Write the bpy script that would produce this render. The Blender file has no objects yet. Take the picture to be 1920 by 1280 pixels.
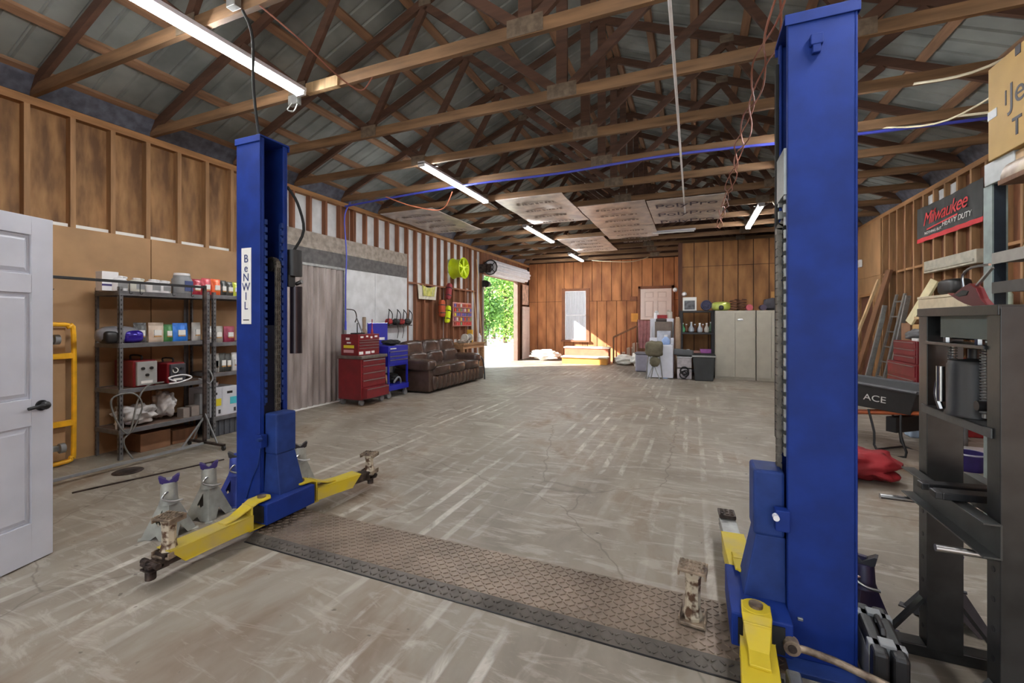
import bpy, bmesh, math, random
from mathutils import Matrix, Vector, noise
PI = math.pi
SC = bpy.context.scene
COL = SC.collection

# ------------------------------------------------------------ camera, world, sun, exposure
YAW = math.atan(339/815.0)
cam_d = bpy.data.cameras.new('camera'); cam = bpy.data.objects.new('camera', cam_d); COL.objects.link(cam)
cam.location = (0, 0, 1.45); cam.rotation_euler = (PI/2, 0, YAW)
cam_d.sensor_width = 36; cam_d.lens = 36*815/1920.0; cam_d.shift_y = -38/1920.0
cam_d.clip_start = .05; cam_d.clip_end = 300
SC.camera = cam
SC.view_settings.view_transform = 'Standard'; SC.view_settings.look = 'None'
SC.view_settings.gamma = 1; SC.view_settings.use_curve_mapping = False
SC.view_settings.exposure = 1.05
W = bpy.data.worlds.new('sky'); SC.world = W; W.use_nodes = True
bg = W.node_tree.nodes['Background']; bg.inputs[0].default_value = (.80, .90, 1, 1); bg.inputs[1].default_value = 1.3
sun_d = bpy.data.lights.new('sun', 'SUN'); sun = bpy.data.objects.new('sun', sun_d); COL.objects.link(sun)
sun_d.energy = 13; sun_d.angle = .012; sun_d.color = (1, .97, .92)
sun.rotation_euler = Vector((.86, .62, -.62)).to_track_quat('-Z', 'Y').to_euler()
TUBE = 58.0          # emission of the ceiling tubes

# ------------------------------------------------------------ pixel -> point on a known plane
F_, U0, V0, H_ = 815.0, 960.0, 602.0, 1.45
s_, c_ = math.sin(YAW), math.cos(YAW)
def wp(u, v, D):
    l = (u-U0)/F_*D
    return Vector((-D*s_+l*c_, D*c_+l*s_, H_+(V0-v)/F_*D))
def G(u, v, z=0): return wp(u, v, F_*(H_-z)/(v-V0))
def PX(X, u, v): return wp(u, v, X/c_*F_/(u-1299.0))
def PY(Y, u, v):
    t = (u-U0)/F_; X = (t*Y*c_-Y*s_)/(c_+t*s_)
    return wp(u, v, -X*s_+Y*c_)

# ------------------------------------------------------------ materials
def lin(c):
    return tuple(((x/255.)/12.92 if x/255. <= .04045 else ((x/255.+.055)/1.055)**2.4) for x in c) + (1,)
_m = {}
def mat(name, c, rough=.6, metal=0., var=.12, scale=9., bump=0., st=(1, 1, 1), c2=None, det=4, lo=.35, hi=.65, coat=0.):
    if name in _m: return _m[name]
    m = bpy.data.materials.new(name); m.use_nodes = True; nt = m.node_tree; b = nt.nodes['Principled BSDF']
    col = lin(c)
    b.inputs['Roughness'].default_value = rough; b.inputs['Metallic'].default_value = metal
    if coat: b.inputs['Coat Weight'].default_value = coat
    if var or c2:
        tc = nt.nodes.new('ShaderNodeTexCoord'); mp = nt.nodes.new('ShaderNodeMapping'); mp.inputs['Scale'].default_value = st
        n = nt.nodes.new('ShaderNodeTexNoise'); n.inputs['Scale'].default_value = scale; n.inputs['Detail'].default_value = det
        r = nt.nodes.new('ShaderNodeValToRGB')
        nt.links.new(tc.outputs['Object'], mp.inputs[0]); nt.links.new(mp.outputs[0], n.inputs['Vector'])
        nt.links.new(n.outputs['Fac'], r.inputs[0]); nt.links.new(r.outputs[0], b.inputs['Base Color'])
        r.color_ramp.elements[0].position = lo; r.color_ramp.elements[1].position = hi
        a = tuple(x*(1-var) for x in col[:3])+(1,); d = lin(c2) if c2 else tuple(min(1, x*(1+var)) for x in col[:3])+(1,)
        r.color_ramp.elements[0].color = a; r.color_ramp.elements[1].color = d
        if bump:
            bp = nt.nodes.new('ShaderNodeBump'); bp.inputs['Strength'].default_value = bump; bp.inputs['Distance'].default_value = .02
            nt.links.new(n.outputs['Fac'], bp.inputs['Height']); nt.links.new(bp.outputs[0], b.inputs['Normal'])
    else: b.inputs['Base Color'].default_value = col
    _m[name] = m; return m
def emis(name, c, s):
    if name in _m: return _m[name]
    m = bpy.data.materials.new(name); m.use_nodes = True; b = m.node_tree.nodes['Principled BSDF']
    b.inputs['Base Color'].default_value = lin(c); b.inputs['Emission Color'].default_value = lin(c); b.inputs['Emission Strength'].default_value = s
    _m[name] = m; return m
def glass(name, c, alpha_rough=.02, thin=True):
    m = bpy.data.materials.new(name); m.use_nodes = True; nt = m.node_tree; b = nt.nodes['Principled BSDF']
    tr = nt.nodes.new('ShaderNodeBsdfTransparent'); mx = nt.nodes.new('ShaderNodeMixShader'); mx.inputs[0].default_value = .12
    b.inputs['Base Color'].default_value = lin(c); b.inputs['Roughness'].default_value = alpha_rough
    nt.links.new(tr.outputs[0], mx.inputs[1]); nt.links.new(b.outputs[0], mx.inputs[2]); nt.links.new(mx.outputs[0], nt.nodes['Material Output'].inputs[0])
    _m[name] = m; return m

def wood(name, c, ax, var=.3, rough=.75, knots=.0, scale=5):
    st = [3.2, 3.2, 3.2]; st[ax] = .35
    return mat(name, c, rough, 0, var, scale, .15, tuple(st), det=7, lo=.3, hi=.7)

BLUE = mat('lift_blue', (15, 43, 116), .62, 0, .16, 7, .03)
BLUED = mat('lift_blue_dusty', (30, 53, 112), .62, 0, .2, 9, .03)
YEL = mat('arm_yellow', (206, 182, 34), .55, 0, .12, 5, .05, c2=(178, 160, 96), lo=.5, hi=.72)
RUST = mat('worn_steel', (84, 68, 58), .6, .6, .3, 14, .2, c2=(168, 150, 130))
DARKST = mat('greasy_dark_steel', (52, 44, 42), .5, .7, .3, 15, .1, c2=(92, 80, 74))
for _n in ('lift_blue', 'lift_blue_dusty'): _m[_n].node_tree.nodes['Principled BSDF'].inputs['Specular IOR Level'].default_value = .25
BLK = mat('black_plastic', (26, 26, 28), .45, 0, .15, 12)
BLKR = mat('black_rubber', (30, 30, 30), .85, 0, .15, 20)
CHAIN = mat('chain_steel', (110, 104, 96), .5, .7, .3, 30)
CHROME = mat('chrome', (168, 168, 168), .32, 1, .05, 10)
GALV = mat('galvanised', (150, 152, 150), .4, .7, .15, 14)
WHITEP = mat('white_plastic', (225, 225, 228), .45, 0, .05, 12)
WHITEM = mat('white_enamel', (214, 216, 226), .35, 0, .04, 6)
SHELFM = mat('shelf_steel', (104, 104, 106), .42, .3, .15, 16)
SHELFB = mat('shelf_board', (96, 74, 62), .8, 0, .2, 9)
REDM = mat('toolbox_red', (112, 20, 28), .38, 0, .12, 8, coat=.2)
REDD = mat('dull_red', (150, 30, 32), .6, 0, .25, 10)
BLUEM = mat('cart_blue', (28, 34, 150), .38, 0, .1, 8, coat=.2)
CARD = mat('cardboard', (176, 142, 92), .85, 0, .1, 6)
CARDD = mat('cardboard_brown', (128, 92, 66), .85, 0, .15, 6)
LEATH = mat('brown_leather', (66, 50, 43), .27, 0, .25, 5, .12)
PURP = mat('saddle_purple', (44, 30, 96), .5, 0, .15, 20)
JGREY = mat('jack_grey', (142, 142, 134), .5, .1, .2, 12, .05)
JBLK = mat('jack_black', (50, 50, 54), .45, .2, .2, 12)
PRESS = mat('press_black', (38, 39, 39), .32, .2, .3, 12, .05)
INK = mat('ink_dark', (58, 56, 60), .7, 0, 0)
WHT = mat('sticker_white', (228, 228, 224), .6, 0, 0)
GREYP = mat('grey_plastic', (128, 130, 132), .5, 0, .1, 12)
SKY_B = mat('hose_blue', (70, 80, 190), .45, 0, .05, 10)
W_ST = wood('stud_wood', (152, 116, 80), 2)
W_SD = wood('stud_wood_dark', (126, 80, 54), 2)
W_PL = wood('plate_wood', (156, 114, 74), 1)
W_CH = wood('truss_chord_wood', (116, 88, 62), 0, .4)
W_WB = wood('truss_web_wood', (82, 56, 43), 0, .3)
GUSS = mat('gusset_steel', (112, 98, 84), .6, .3, .25, 20)
W_PU = wood('purlin_wood', (134, 102, 78), 1)
W_BR = wood('brown_board', (112, 76, 50), 2)
W_LT = wood('light_board', (190, 160, 120), 2)
W_BN = wood('bench_wood', (150, 112, 78), 1)

# ------------------------------------------------------------ mesh builder
class B:
    def __init__(s): s.v = []; s.f = []
    def add(s, vs, fs):
        n = len(s.v); s.v += [tuple(v) for v in vs]; s.f += [tuple(i+n for i in f) for f in fs]; return s
    def box(s, x, y, z, sx, sy, sz, rx=0, ry=0, rz=0):
        R = Matrix.Rotation(rz, 3, 'Z') @ Matrix.Rotation(ry, 3, 'Y') @ Matrix.Rotation(rx, 3, 'X')
        vs = [Vector((x, y, z)) + R @ Vector((a*sx/2, b*sy/2, c*sz/2)) for a in (-1, 1) for b in (-1, 1) for c in (-1, 1)]
        return s.add(vs, [(0, 1, 3, 2), (4, 6, 7, 5), (0, 4, 5, 1), (2, 3, 7, 6), (0, 2, 6, 4), (1, 5, 7, 3)])
    def b2(s, x0, x1, y0, y1, z0, z1):
        return s.box((x0+x1)/2, (y0+y1)/2, (z0+z1)/2, abs(x1-x0), abs(y1-y0), abs(z1-z0))
    def beam(s, p, q, w, h, up=(0, 0, 1)):      # square bar p->q, width w sideways, h along up
        p, q = Vector(p), Vector(q); d = (q-p).normalized(); sd = d.cross(Vector(up))
        if sd.length < 1e-4: sd = d.cross(Vector((1, 0, 0)))
        sd.normalize(); u = sd.cross(d)
        vs = [e + sd*a*w/2 + u*b*h/2 for e in (p, q) for a in (-1, 1) for b in (-1, 1)]
        return s.add(vs, [(0, 1, 3, 2), (4, 6, 7, 5), (0, 4, 5, 1), (2, 3, 7, 6), (0, 2, 6, 4), (1, 5, 7, 3)])
    def cyl(s, p, q, r, r2=None, n=14, cap=True):
        p, q = Vector(p), Vector(q); r2 = r if r2 is None else r2; d = (q-p).normalized()
        a = d.cross(Vector((0, 0, 1)));
        if a.length < 1e-4: a = Vector((1, 0, 0))
        a.normalize(); b = d.cross(a)
        vs = []
        for e, rr in ((p, r), (q, r2)):
            for i in range(n): t = 2*PI*i/n; vs.append(e + a*math.cos(t)*rr + b*math.sin(t)*rr)
        fs = [(i, (i+1) % n, n+(i+1) % n, n+i) for i in range(n)]
        if cap: fs += [tuple(range(n))[::-1], tuple(range(n, 2*n))]
        return s.add(vs, fs)
    def tube(s, pts, r, n=8, sm=4, closed=False):
        P = [Vector(p) for p in pts]
        if sm > 1 and len(P) > 2:
            Q = []
            for i in range(len(P)-1):
                p0 = P[max(i-1, 0)]; p1 = P[i]; p2 = P[i+1]; p3 = P[min(i+2, len(P)-1)]
                for k in range(sm):
                    t = k/sm; Q.append(.5*((2*p1)+(p2-p0)*t+(2*p0-5*p1+4*p2-p3)*t*t+(3*p1-p0-3*p2+p3)*t**3))
            P = Q+[P[-1]]
        vs = []; a = None
        for i, p in enumerate(P):
            d = (P[min(i+1, len(P)-1)]-P[max(i-1, 0)])
            d = d.normalized() if d.length > 1e-7 else Vector((0, 0, 1))
            if a is None:
                a = d.cross(Vector((0, 0, 1)))
                if a.length < .1: a = d.cross(Vector((1, 0, 0)))
            a = (a-d*a.dot(d)).normalized(); b = d.cross(a)
            for k in range(n): t = 2*PI*k/n; vs.append(p+a*math.cos(t)*r+b*math.sin(t)*r)
        fs = [(i*n+k, i*n+(k+1) % n, (i+1)*n+(k+1) % n, (i+1)*n+k) for i in range(len(P)-1) for k in range(n)]
        fs += [tuple(range(n))[::-1], tuple(range((len(P)-1)*n, len(P)*n))]
        return s.add(vs, fs)
    def ring(s, c, R, r, ax=2, n=24, m=8, sx=1, a0=0, a1=2*PI):
        pts = []
        for i in range(n+1):
            t = a0+(a1-a0)*i/n; e = [0, 0, 0]; e[(ax+1) % 3] = R*math.cos(t)*sx; e[(ax+2) % 3] = R*math.sin(t)
            pts.append((c[0]+e[0], c[1]+e[1], c[2]+e[2]))
        return s.tube(pts, r, m, 1)
    def lathe(s, prof, c=(0, 0, 0), n=18, ax=2, squash=(1, 1)):
        vs = []
        for r, z in prof:
            for i in range(n):
                t = 2*PI*i/n; e = [0, 0, 0]; e[ax] = z; e[(ax+1) % 3] = r*math.cos(t)*squash[0]; e[(ax+2) % 3] = r*math.sin(t)*squash[1]
                vs.append((c[0]+e[0], c[1]+e[1], c[2]+e[2]))
        m = len(prof)
        fs = [(j*n+i, j*n+(i+1) % n, (j+1)*n+(i+1) % n, (j+1)*n+i) for j in range(m-1) for i in range(n)]
        fs += [tuple(range(n))[::-1], tuple(range((m-1)*n, m*n))]
        return s.add(vs, fs)
    def prism(s, poly, a0, a1, ax=1):           # poly in the two other axes (in order), extruded on ax
        o = [i for i in range(3) if i != ax]; vs = []
        for a in (a0, a1):
            for p in poly: e = [0, 0, 0]; e[ax] = a; e[o[0]] = p[0]; e[o[1]] = p[1]; vs.append(tuple(e))
        n = len(poly)
        return s.add(vs, [(i, (i+1) % n, n+(i+1) % n, n+i) for i in range(n)]+[tuple(range(n))[::-1], tuple(range(n, 2*n))])
    def ell(s, c, sz, e=.5, n=20, m=12, nz=0., seed=0, flat=None, R=None, fr=3.):   # rounded cushion: superellipsoid
        vs = []
        f = lambda x, k: math.copysign(abs(x)**k, x)
        for j in range(m+1):
            ph = -PI/2+PI*j/m
            for i in range(n):
                t = 2*PI*i/n
                v = Vector((f(math.cos(ph), e)*f(math.cos(t), e), f(math.cos(ph), e)*f(math.sin(t), e), f(math.sin(ph), e)))
                k = 1+nz*noise.noise(v*fr+Vector((seed*7.3, seed, 0)))
                v = Vector((v.x*sz[0]/2*k, v.y*sz[1]/2*k, v.z*sz[2]/2*(k if not flat or v.z > 0 else 1)))
                if R: v = R @ v
                vs.append(Vector(c)+v)
        fs = [(j*n+i, j*n+(i+1) % n, (j+1)*n+(i+1) % n, (j+1)*n+i) for j in range(m) for i in range(n)]
        return s.add(vs, fs)
    def xf(s, M):
        s.v = [tuple(M @ Vector(v)) for v in s.v]; return s
    def build(s, name, m, parent=None, smooth=False, bev=0, ang=40, seg=2):
        me = bpy.data.meshes.new(name); me.from_pydata(s.v, [], s.f)
        bm = bmesh.new(); bm.from_mesh(me)
        bmesh.ops.remove_doubles(bm, verts=bm.verts, dist=1e-6)
        bmesh.ops.recalc_face_normals(bm, faces=bm.faces); bm.to_mesh(me); bm.free()
        me.materials.append(m)
        if smooth:
            me.polygons.foreach_set('use_smooth', [True]*len(me.polygons)); me.set_sharp_from_angle(angle=math.radians(ang))
        o = bpy.data.objects.new(name, me); COL.objects.link(o)
        if parent: o.parent = parent
        if bev:
            md = o.modifiers.new('bevel', 'BEVEL'); md.width = bev; md.segments = seg; md.limit_method = 'ANGLE'; md.angle_limit = math.radians(50)
        return o
def tag(o, label, cat, group=None):
    o['label'] = label; o['category'] = cat
    if group: o['group'] = group
    return o
def T(name, label, cat, loc=(0, 0, 0), rz=0, group=None):
    o = bpy.data.objects.new(name, None); o.empty_display_size = .1; COL.objects.link(o)
    o.location = loc; o.rotation_euler = (0, 0, rz); return tag(o, label, cat, group)
def S(name, b, m, parent=None, **k):
    o = b.build(name, m, parent, **k)
    if not parent: o['kind'] = 'structure'
    return o
def dup(r, loc, rz=None, label=None, group=None):
    c = r.copy(); COL.objects.link(c); c.location = loc
    if rz is not None: c.rotation_euler = (0, 0, rz)
    if label: c['label'] = label
    if group: c['group'] = group
    for ch in list(r.children):
        d = ch.copy(); COL.objects.link(d); d.parent = c
        for g in list(ch.children):
            e = g.copy(); COL.objects.link(e); e.parent = d
    return c
def text(name, txt, size, m, M, parent=None, ext=.001, shear=0, sx=1, bold=0, sp=1):
    cu = bpy.data.curves.new(name, 'FONT'); cu.body = txt; cu.size = size; cu.extrude = ext; cu.align_x = 'CENTER'; cu.align_y = 'CENTER'
    cu.shear = shear; cu.offset = 0; cu.space_character = sp
    t = bpy.data.objects.new(name, cu); COL.objects.link(t)
    dg = bpy.context.evaluated_depsgraph_get(); me = bpy.data.meshes.new_from_object(t.evaluated_get(dg))
    bpy.data.objects.remove(t); me.name = name
    me.transform(M @ Matrix.Diagonal((sx, 1, 1, 1))); me.materials.clear(); me.materials.append(m)
    o = bpy.data.objects.new(name, me); COL.objects.link(o)
    if parent: o.parent = parent
    return o
def frame(o, xd, yd):        # matrix whose x axis is xd and y axis is yd
    x = Vector(xd).normalized(); y = Vector(yd).normalized(); z = x.cross(y)
    return Matrix(((x.x, y.x, z.x, o[0]), (x.y, y.y, z.y, o[1]), (x.z, y.z, z.z, o[2]), (0, 0, 0, 1)))
rnd = random.Random(4)
# ============================================================ THE SETTING
XL, XR, YF, YP = -6.0, 3.6, 16.2, 13.0      # stud faces of the side walls, far wall, partition
ZP, XC, PITCH = 3.58, -1.2, .4167           # underside of top plate, ridge line, roof pitch
YFRONT = .6
def roofz(x): return 3.80 + (4.8-abs(x-XC))*PITCH     # top of rafters

# concrete floor
def floor_mat():
    m = bpy.data.materials.new('concrete_floor'); m.use_nodes = True; nt = m.node_tree; b = nt.nodes['Principled BSDF']; L = nt.links.new
    N = lambda t: nt.nodes.new(t)
    tc = N('ShaderNodeTexCoord')
    def noi(sc, st, det=6, rg=.6, dist=0):
        mp = N('ShaderNodeMapping'); mp.inputs['Scale'].default_value = st; L(tc.outputs['Object'], mp.inputs[0])
        n = N('ShaderNodeTexNoise'); n.inputs['Scale'].default_value = sc; n.inputs['Detail'].default_value = det; n.inputs['Roughness'].default_value = rg; n.inputs['Distortion'].default_value = dist
        L(mp.outputs[0], n.inputs['Vector']); return n.outputs['Fac']
    def ramp(f, p0, p1, c0=(0, 0, 0, 1), c1=(1, 1, 1, 1)):
        r = N('ShaderNodeValToRGB'); L(f, r.inputs[0]); r.color_ramp.elements[0].position = p0; r.color_ramp.elements[1].position = p1
        r.color_ramp.elements[0].color = c0; r.color_ramp.elements[1].color = c1; return r.outputs[0]
    def mix(f, a, c, t='MIX'):
        x = N('ShaderNodeMix'); x.data_type = 'RGBA'; x.blend_type = t
        if isinstance(f, float): x.inputs[0].default_value = f
        else: L(f, x.inputs[0])
        for i, q in ((6, a), (7, c)):
            if isinstance(q, tuple): x.inputs[i].default_value = q
            else: L(q, x.inputs[i])
        return x.outputs[2]
    def mul(a, c):
        x = N('ShaderNodeMath'); x.operation = 'MULTIPLY'; L(a, x.inputs[0])
        if isinstance(c, float): x.inputs[1].default_value = c
        else: L(c, x.inputs[1])
        return x.outputs[0]
    base = ramp(noi(.9, (1, .6, 1), 8, .62, .6), .32, .68, lin((104, 94, 82)), lin((154, 146, 134)))
    base = mix(ramp(noi(1.1, (.8, .5, 1), 6, .65, .4), .52, .68), base, lin((108, 86, 64)))            # brown stains
    base = mix(mul(ramp(noi(6, (.35, 1.4, 1), 6, .7, 1.2), .52, .62), .45), base, lin((176, 168, 158)))   # scuffs across
    # tyre-width pale streaks running down the shop
    sx = N('ShaderNodeSeparateXYZ'); L(tc.outputs['Object'], sx.inputs[0])
    wv = N('ShaderNodeTexWave'); wv.wave_type = 'BANDS'; wv.bands_direction = 'X'; wv.inputs['Scale'].default_value = 1.75; wv.inputs['Distortion'].default_value = 1.3; wv.inputs['Detail'].default_value = 2
    mp = N('ShaderNodeMapping'); mp.inputs['Scale'].default_value = (1, .05, 1); L(tc.outputs['Object'], mp.inputs[0]); L(mp.outputs[0], wv.inputs['Vector'])
    lines = ramp(wv.outputs['Fac'], .74, .9)
    patch = mul(ramp(noi(1.1, (1.2, .5, 1), 3, .6, .3), .46, .62), ramp(noi(3.2, (1.6, .7, 1), 5, .7, .8), .42, .60))
    cx = N('ShaderNodeMapRange'); cx.interpolation_type = 'SMOOTHSTEP'; L(sx.outputs['X'], cx.inputs[0]); cx.inputs[1].default_value = .9; cx.inputs[2].default_value = .0
    cx2 = N('ShaderNodeMapRange'); cx2.interpolation_type = 'SMOOTHSTEP'; L(sx.outputs['X'], cx2.inputs[0]); cx2.inputs[1].default_value = -4.6; cx2.inputs[2].default_value = -3.2
    st = mul(mul(mul(mul(lines, patch), cx.outputs[0]), cx2.outputs[0]), .75)
    base = mix(st, base, lin((204, 198, 190)))
    # tan speckle near the door, dark spots, cracks
    base = mix(mul(ramp(noi(14, (1, 1, 1), 3, .5), .70, .74), .7), base, lin((74, 64, 56)))
    vo = N('ShaderNodeTexVoronoi'); vo.feature = 'DISTANCE_TO_EDGE'; vo.inputs['Scale'].default_value = .42
    mpv = N('ShaderNodeMapping'); L(tc.outputs['Object'], mpv.inputs[0]); nz = N('ShaderNodeTexNoise'); nz.inputs['Scale'].default_value = 5; L(tc.outputs['Object'], nz.inputs['Vector'])
    ad = N('ShaderNodeVectorMath'); ad.operation = 'MULTIPLY_ADD'; L(nz.outputs['Color'], ad.inputs[0]); ad.inputs[1].default_value = (.16, .16, 0); L(mpv.outputs[0], ad.inputs[2]); L(ad.outputs[0], vo.inputs['Vector'])
    base = mix(mul(ramp(vo.outputs['Distance'], .0, .004, (1, 1, 1, 1), (0, 0, 0, 1)), .6), base, lin((86, 76, 66)))
    L(base, b.inputs['Base Color']); b.inputs['Roughness'].default_value = .55
    bp = N('ShaderNodeBump'); bp.inputs['Strength'].default_value = .12; L(noi(24, (1, 1, 1), 6), bp.inputs['Height']); L(bp.outputs[0], b.inputs['Normal'])
    return m
S('floor', B().b2(XL-.12, XR+.12, -4.6, YF+.12, -.15, 0), floor_mat())

SHE_B = mat('plywood_brown', (120, 86, 58), .8, 0, .3, 3, .05, (2.6, 2.6, .6), c2=(166, 126, 84), det=9)
SHE_W = mat('white_painted_board', (200, 202, 204), .7, 0, .1, 5, .03)
SHE_K = mat('plywood_dark', (112, 70, 44), .8, 0, .3, 4, .05, (2, 2, .6))
HARD = mat('hardboard_tan', (164, 130, 94), .75, 0, .12, 3, 0, (1, 1, 1), det=8)
OSB = mat('osb_grey', (144, 134, 124), .8, 0, .25, 12, .1)
OSBD = mat('osb_painted_dark', (86, 84, 84), .75, 0, .25, 12, .1)

# left wall: sheathing 9 cm behind the stud faces, one child mesh per stud
studY = [2.10+.3415*k for k in range(-5, 29)]
wl = S('wall_left', B().b2(XL-.13, XL-.09, YFRONT, 4.32, 0, 3.9), SHE_B)
B().b2(XL-.13, XL-.09, 4.32, 12.0, 0, 3.9).build('white_sheathing', SHE_W, wl)
B().b2(XL-.13, XL-.09, 12.0, 14.9, 2.9, 3.9).b2(XL-.13, XL-.09, 14.9, YF, 0, 3.9).build('end_sheathing', SHE_K, wl)
B().b2(XL-.09, XL-.085, 6.22, 6.50, 2.97, 3.58).b2(XL-.09, XL-.085, 8.62, 9.9, 0, 2.32).b2(XL-.09, XL-.085, 9.97, 11.25, .95, 2.32)\
   .b2(XL-.09, XL-.085, 10.98, 11.28, 2.40, 3.58).build('brown_infill', SHE_K, wl)
for y in studY:
    if y > 12.02: continue
    if y < 4.3: z0 = 2.43
    elif y < 8.2: z0 = 2.97
    else: z0 = 0
    B().b2(XL-.09, XL, y-.022, y+.022, z0, ZP).build('stud', W_ST if y < 4.3 else W_SD, wl)
for y in (6.52, 12.0, 14.9):
    B().b2(XL-.09, XL, y+(.025 if y < 7 else 0), y+.07, 0 if y > 7 else 2.97, ZP).build('stud', W_SD, wl)
B().b2(XL-.09, XL+.002, YFRONT, YF, ZP, ZP+.045).b2(XL-.09, XL, YFRONT, YF, ZP+.045, ZP+.08).build('top_plate', W_PL, wl)
b = B()
for i in range(len(studY)-1):
    if 8.2 < studY[i] < 11.9: b.b2(XL-.088, XL-.004, studY[i]+.023, studY[i+1]-.023, 2.32, 2.36)
b.build('blocking', W_SD, wl)
b = B()
for i in range(len(studY)-1):
    if studY[i] < 4.1: b.b2(XL-.085, XL-.03, studY[i]+.03, studY[i+1]-.03, 2.43, 2.47)
b.build('white_sill_strip', WHT, wl)
B().b2(XL-.01, XL+.012, YFRONT, 3.14, 0, 2.43).build('hardboard_panel', HARD, wl)
B().b2(XL-.01, XL+.012, 3.15, 4.33, 0, 2.43).build('hardboard_panel', HARD, wl)
B().b2(XL-.02, XL+.012, 4.34, 8.2, 2.69, 2.97).build('header_board', OSB, wl)
B().b2(XL-.02, XL+.016, 4.34, 8.2, 2.43, 2.688).build('dark_header_board', OSBD, wl)
B().b2(XL-.02, XL+.006, 6.3, 7.12, 0, 2.43).build('white_panel', SHE_W, wl)
B().b2(XL-.02, XL+.006, 7.13, 8.2, 0, 2.43).build('white_panel', SHE_W, wl)
B().b2(XL-.12, XL+.01, 12.07, 14.9, 2.9, ZP).build('door_header', SHE_K, wl)
# eave closures, blue daylight tint put into their colour
EAV = mat('eave_film', (92, 96, 110), .5, .2, .3, 12, .1)
S('trim_1', B().prism([(XL-.085, ZP+.09), (XL-.02, ZP+.09), (XL+.10, 3.84), (XL-.085, 3.80)], YFRONT, YF, 1), EAV)
S('trim_2', B().prism([(XR+.085, ZP+.09), (XR+.02, ZP+.09), (XR-.10, 3.84), (XR+.085, 3.80)], -.5, YF, 1), EAV)

# right wall
wr = S('wall_right', B().b2(XR+.09, XR+.13, -4.6, YF, 0, 3.9), SHE_K)
for k in range(-4, 26):
    y = 11.18-.3415*k if k >= 0 else None
    if y is None or y < 2.4: continue
    B().b2(XR, XR+.09, y-.022, y+.022, 0, ZP).build('stud', W_ST, wr)
B().b2(XR-.002, XR+.09, -.5, YP, ZP, ZP+.045).b2(XR, XR+.09, -.5, YP, ZP+.045, ZP+.08).build('top_plate', W_PL, wr)
b = B()
for k in range(25):
    y = 11.18-.3415*k
    if y > 2.6: b.b2(XR+.004, XR+.088, y-.3185, y-.023, 2.38, 2.42)
b.build('blocking', W_PL, wr)
PLYR = mat('plywood_tan', (158, 120, 82), .75, 0, .2, 2.5, .03, (1, 1, .4), det=8)
B().b2(XR-.012, XR+.09, 11.24, 12.99, 2.42, ZP).build('plywood_panel', PLYR, wr)
B().b2(XR-.008, XR+.09, 11.24, 12.99, 2.03, 2.415).b2(XR-.008, XR+.09, 11.24, 11.62, 0, 2.03).b2(XR-.008, XR+.09, 12.46, 12.99, 0, 2.03).build('plywood_panel', PLYR, wr)
B().b2(XR+.02, XR+.09, 11.64, 12.44, .01, 2.0).build('door_panel', mat('brown_door', (104, 66, 50), .7, 0, .2, 5), wr)
B().b2(XR-.02, XR-.008, 11.60, 12.48, 2.0, 2.06).b2(XR-.02, XR-.008, 11.56, 11.64, 0, 2.0).b2(XR-.02, XR-.008, 12.44, 12.52, 0, 2.0).build('door_casing', W_PL, wr)
B().b2(XR+.06, XR+.089, 8.6, 9.6, 3.0, 3.55).build('white_board', SHE_W, wr)

# far wall and partition: grooved plywood sheets
def grooved(b, x0, x1, y, th, z0, z1, pitch, seams=()):
    x = x0; zs = [z0]+list(seams)+[z1]
    while x < x1-.02:
        e = min(x+pitch, x1)
        for i in range(len(zs)-1): b.b2(x+.010, e-.010, y-th, y, zs[i]+.006, zs[i+1]-.006)
        x = e
FARW = mat('orange_plywood', (162, 102, 62), .75, 0, .32, 2.6, .03, (1.6, 1.6, .45), det=9, c2=(184, 122, 76))
FARB = mat('groove_shadow_board', (60, 36, 24), .9, 0, .1)
wf = S('wall_back', B().b2(XL-.12, XR+.12, YF, YF+.1, 0, 6.2), FARB)
b = B(); wx0, wx1, wz0, wz1 = -4.55, -3.55, .0, 0
wa = PY(YF-.02, 1060, 546); wb = PY(YF-.02, 1099, 636)
grooved(b, XL, -.2, YF, .02, 2.2, 3.70, .36); grooved(b, XL, wa.x-.05, YF, .02, 0, 2.2, .36)
grooved(b, wa.x-.05, wb.x+.05, YF, .02, 0, wb.z-.06, .36)
grooved(b, wb.x+.05, -.2, YF, .02, 0, 2.2, .36)
grooved(b, wa.x-.05, wb.x+.05, YF, .02, wa.z+.06, 2.2, .36)
b.build('plywood_sheet', FARW, wf)
FARW2 = mat('plywood_olive', (142, 96, 54), .75, 0, .3, 2.6, .03, (1.6, 1.6, .5), det=9, c2=(160, 112, 66))
XPA = PY(YP, 1273, 600).x
wp_ = S('wall_right_partition', B().b2(XPA, XR+.09, YP+.02, YP+.1, 0, 3.62), FARB)
wp_.name = 'wall_partition'
b = B(); grooved(b, XPA+.03, XR, YP+.02, .02, 0, 3.62, .36, (1.25, 2.95)); b.build('plywood_sheet', FARW2, wp_)
B().b2(XPA-.02, XPA+.09, YP-.02, YP+.1, 0, 3.62).build('corner_post', wood('corner_wood', (86, 52, 36), 2), wp_)
S('wall_partition_side', B().b2(XPA+.0, XPA+.09, YP+.12, YF-.03, 0, 3.62), FARW)
B().box(2.35, YP-.01, 1.98, .95, .02, .48).build('patch_board', wood('patch_yellow', (178, 132, 74), 2, .15), wp_)
# wall with the side-room door, behind and left of the camera
S('wall_front', B().b2(XL-.13, -3.46, YFRONT-.12, YFRONT, 0, 3.9).b2(-3.58, -3.46, -4.6, YFRONT-.12, 0, 3.9), SHE_B)

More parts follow.
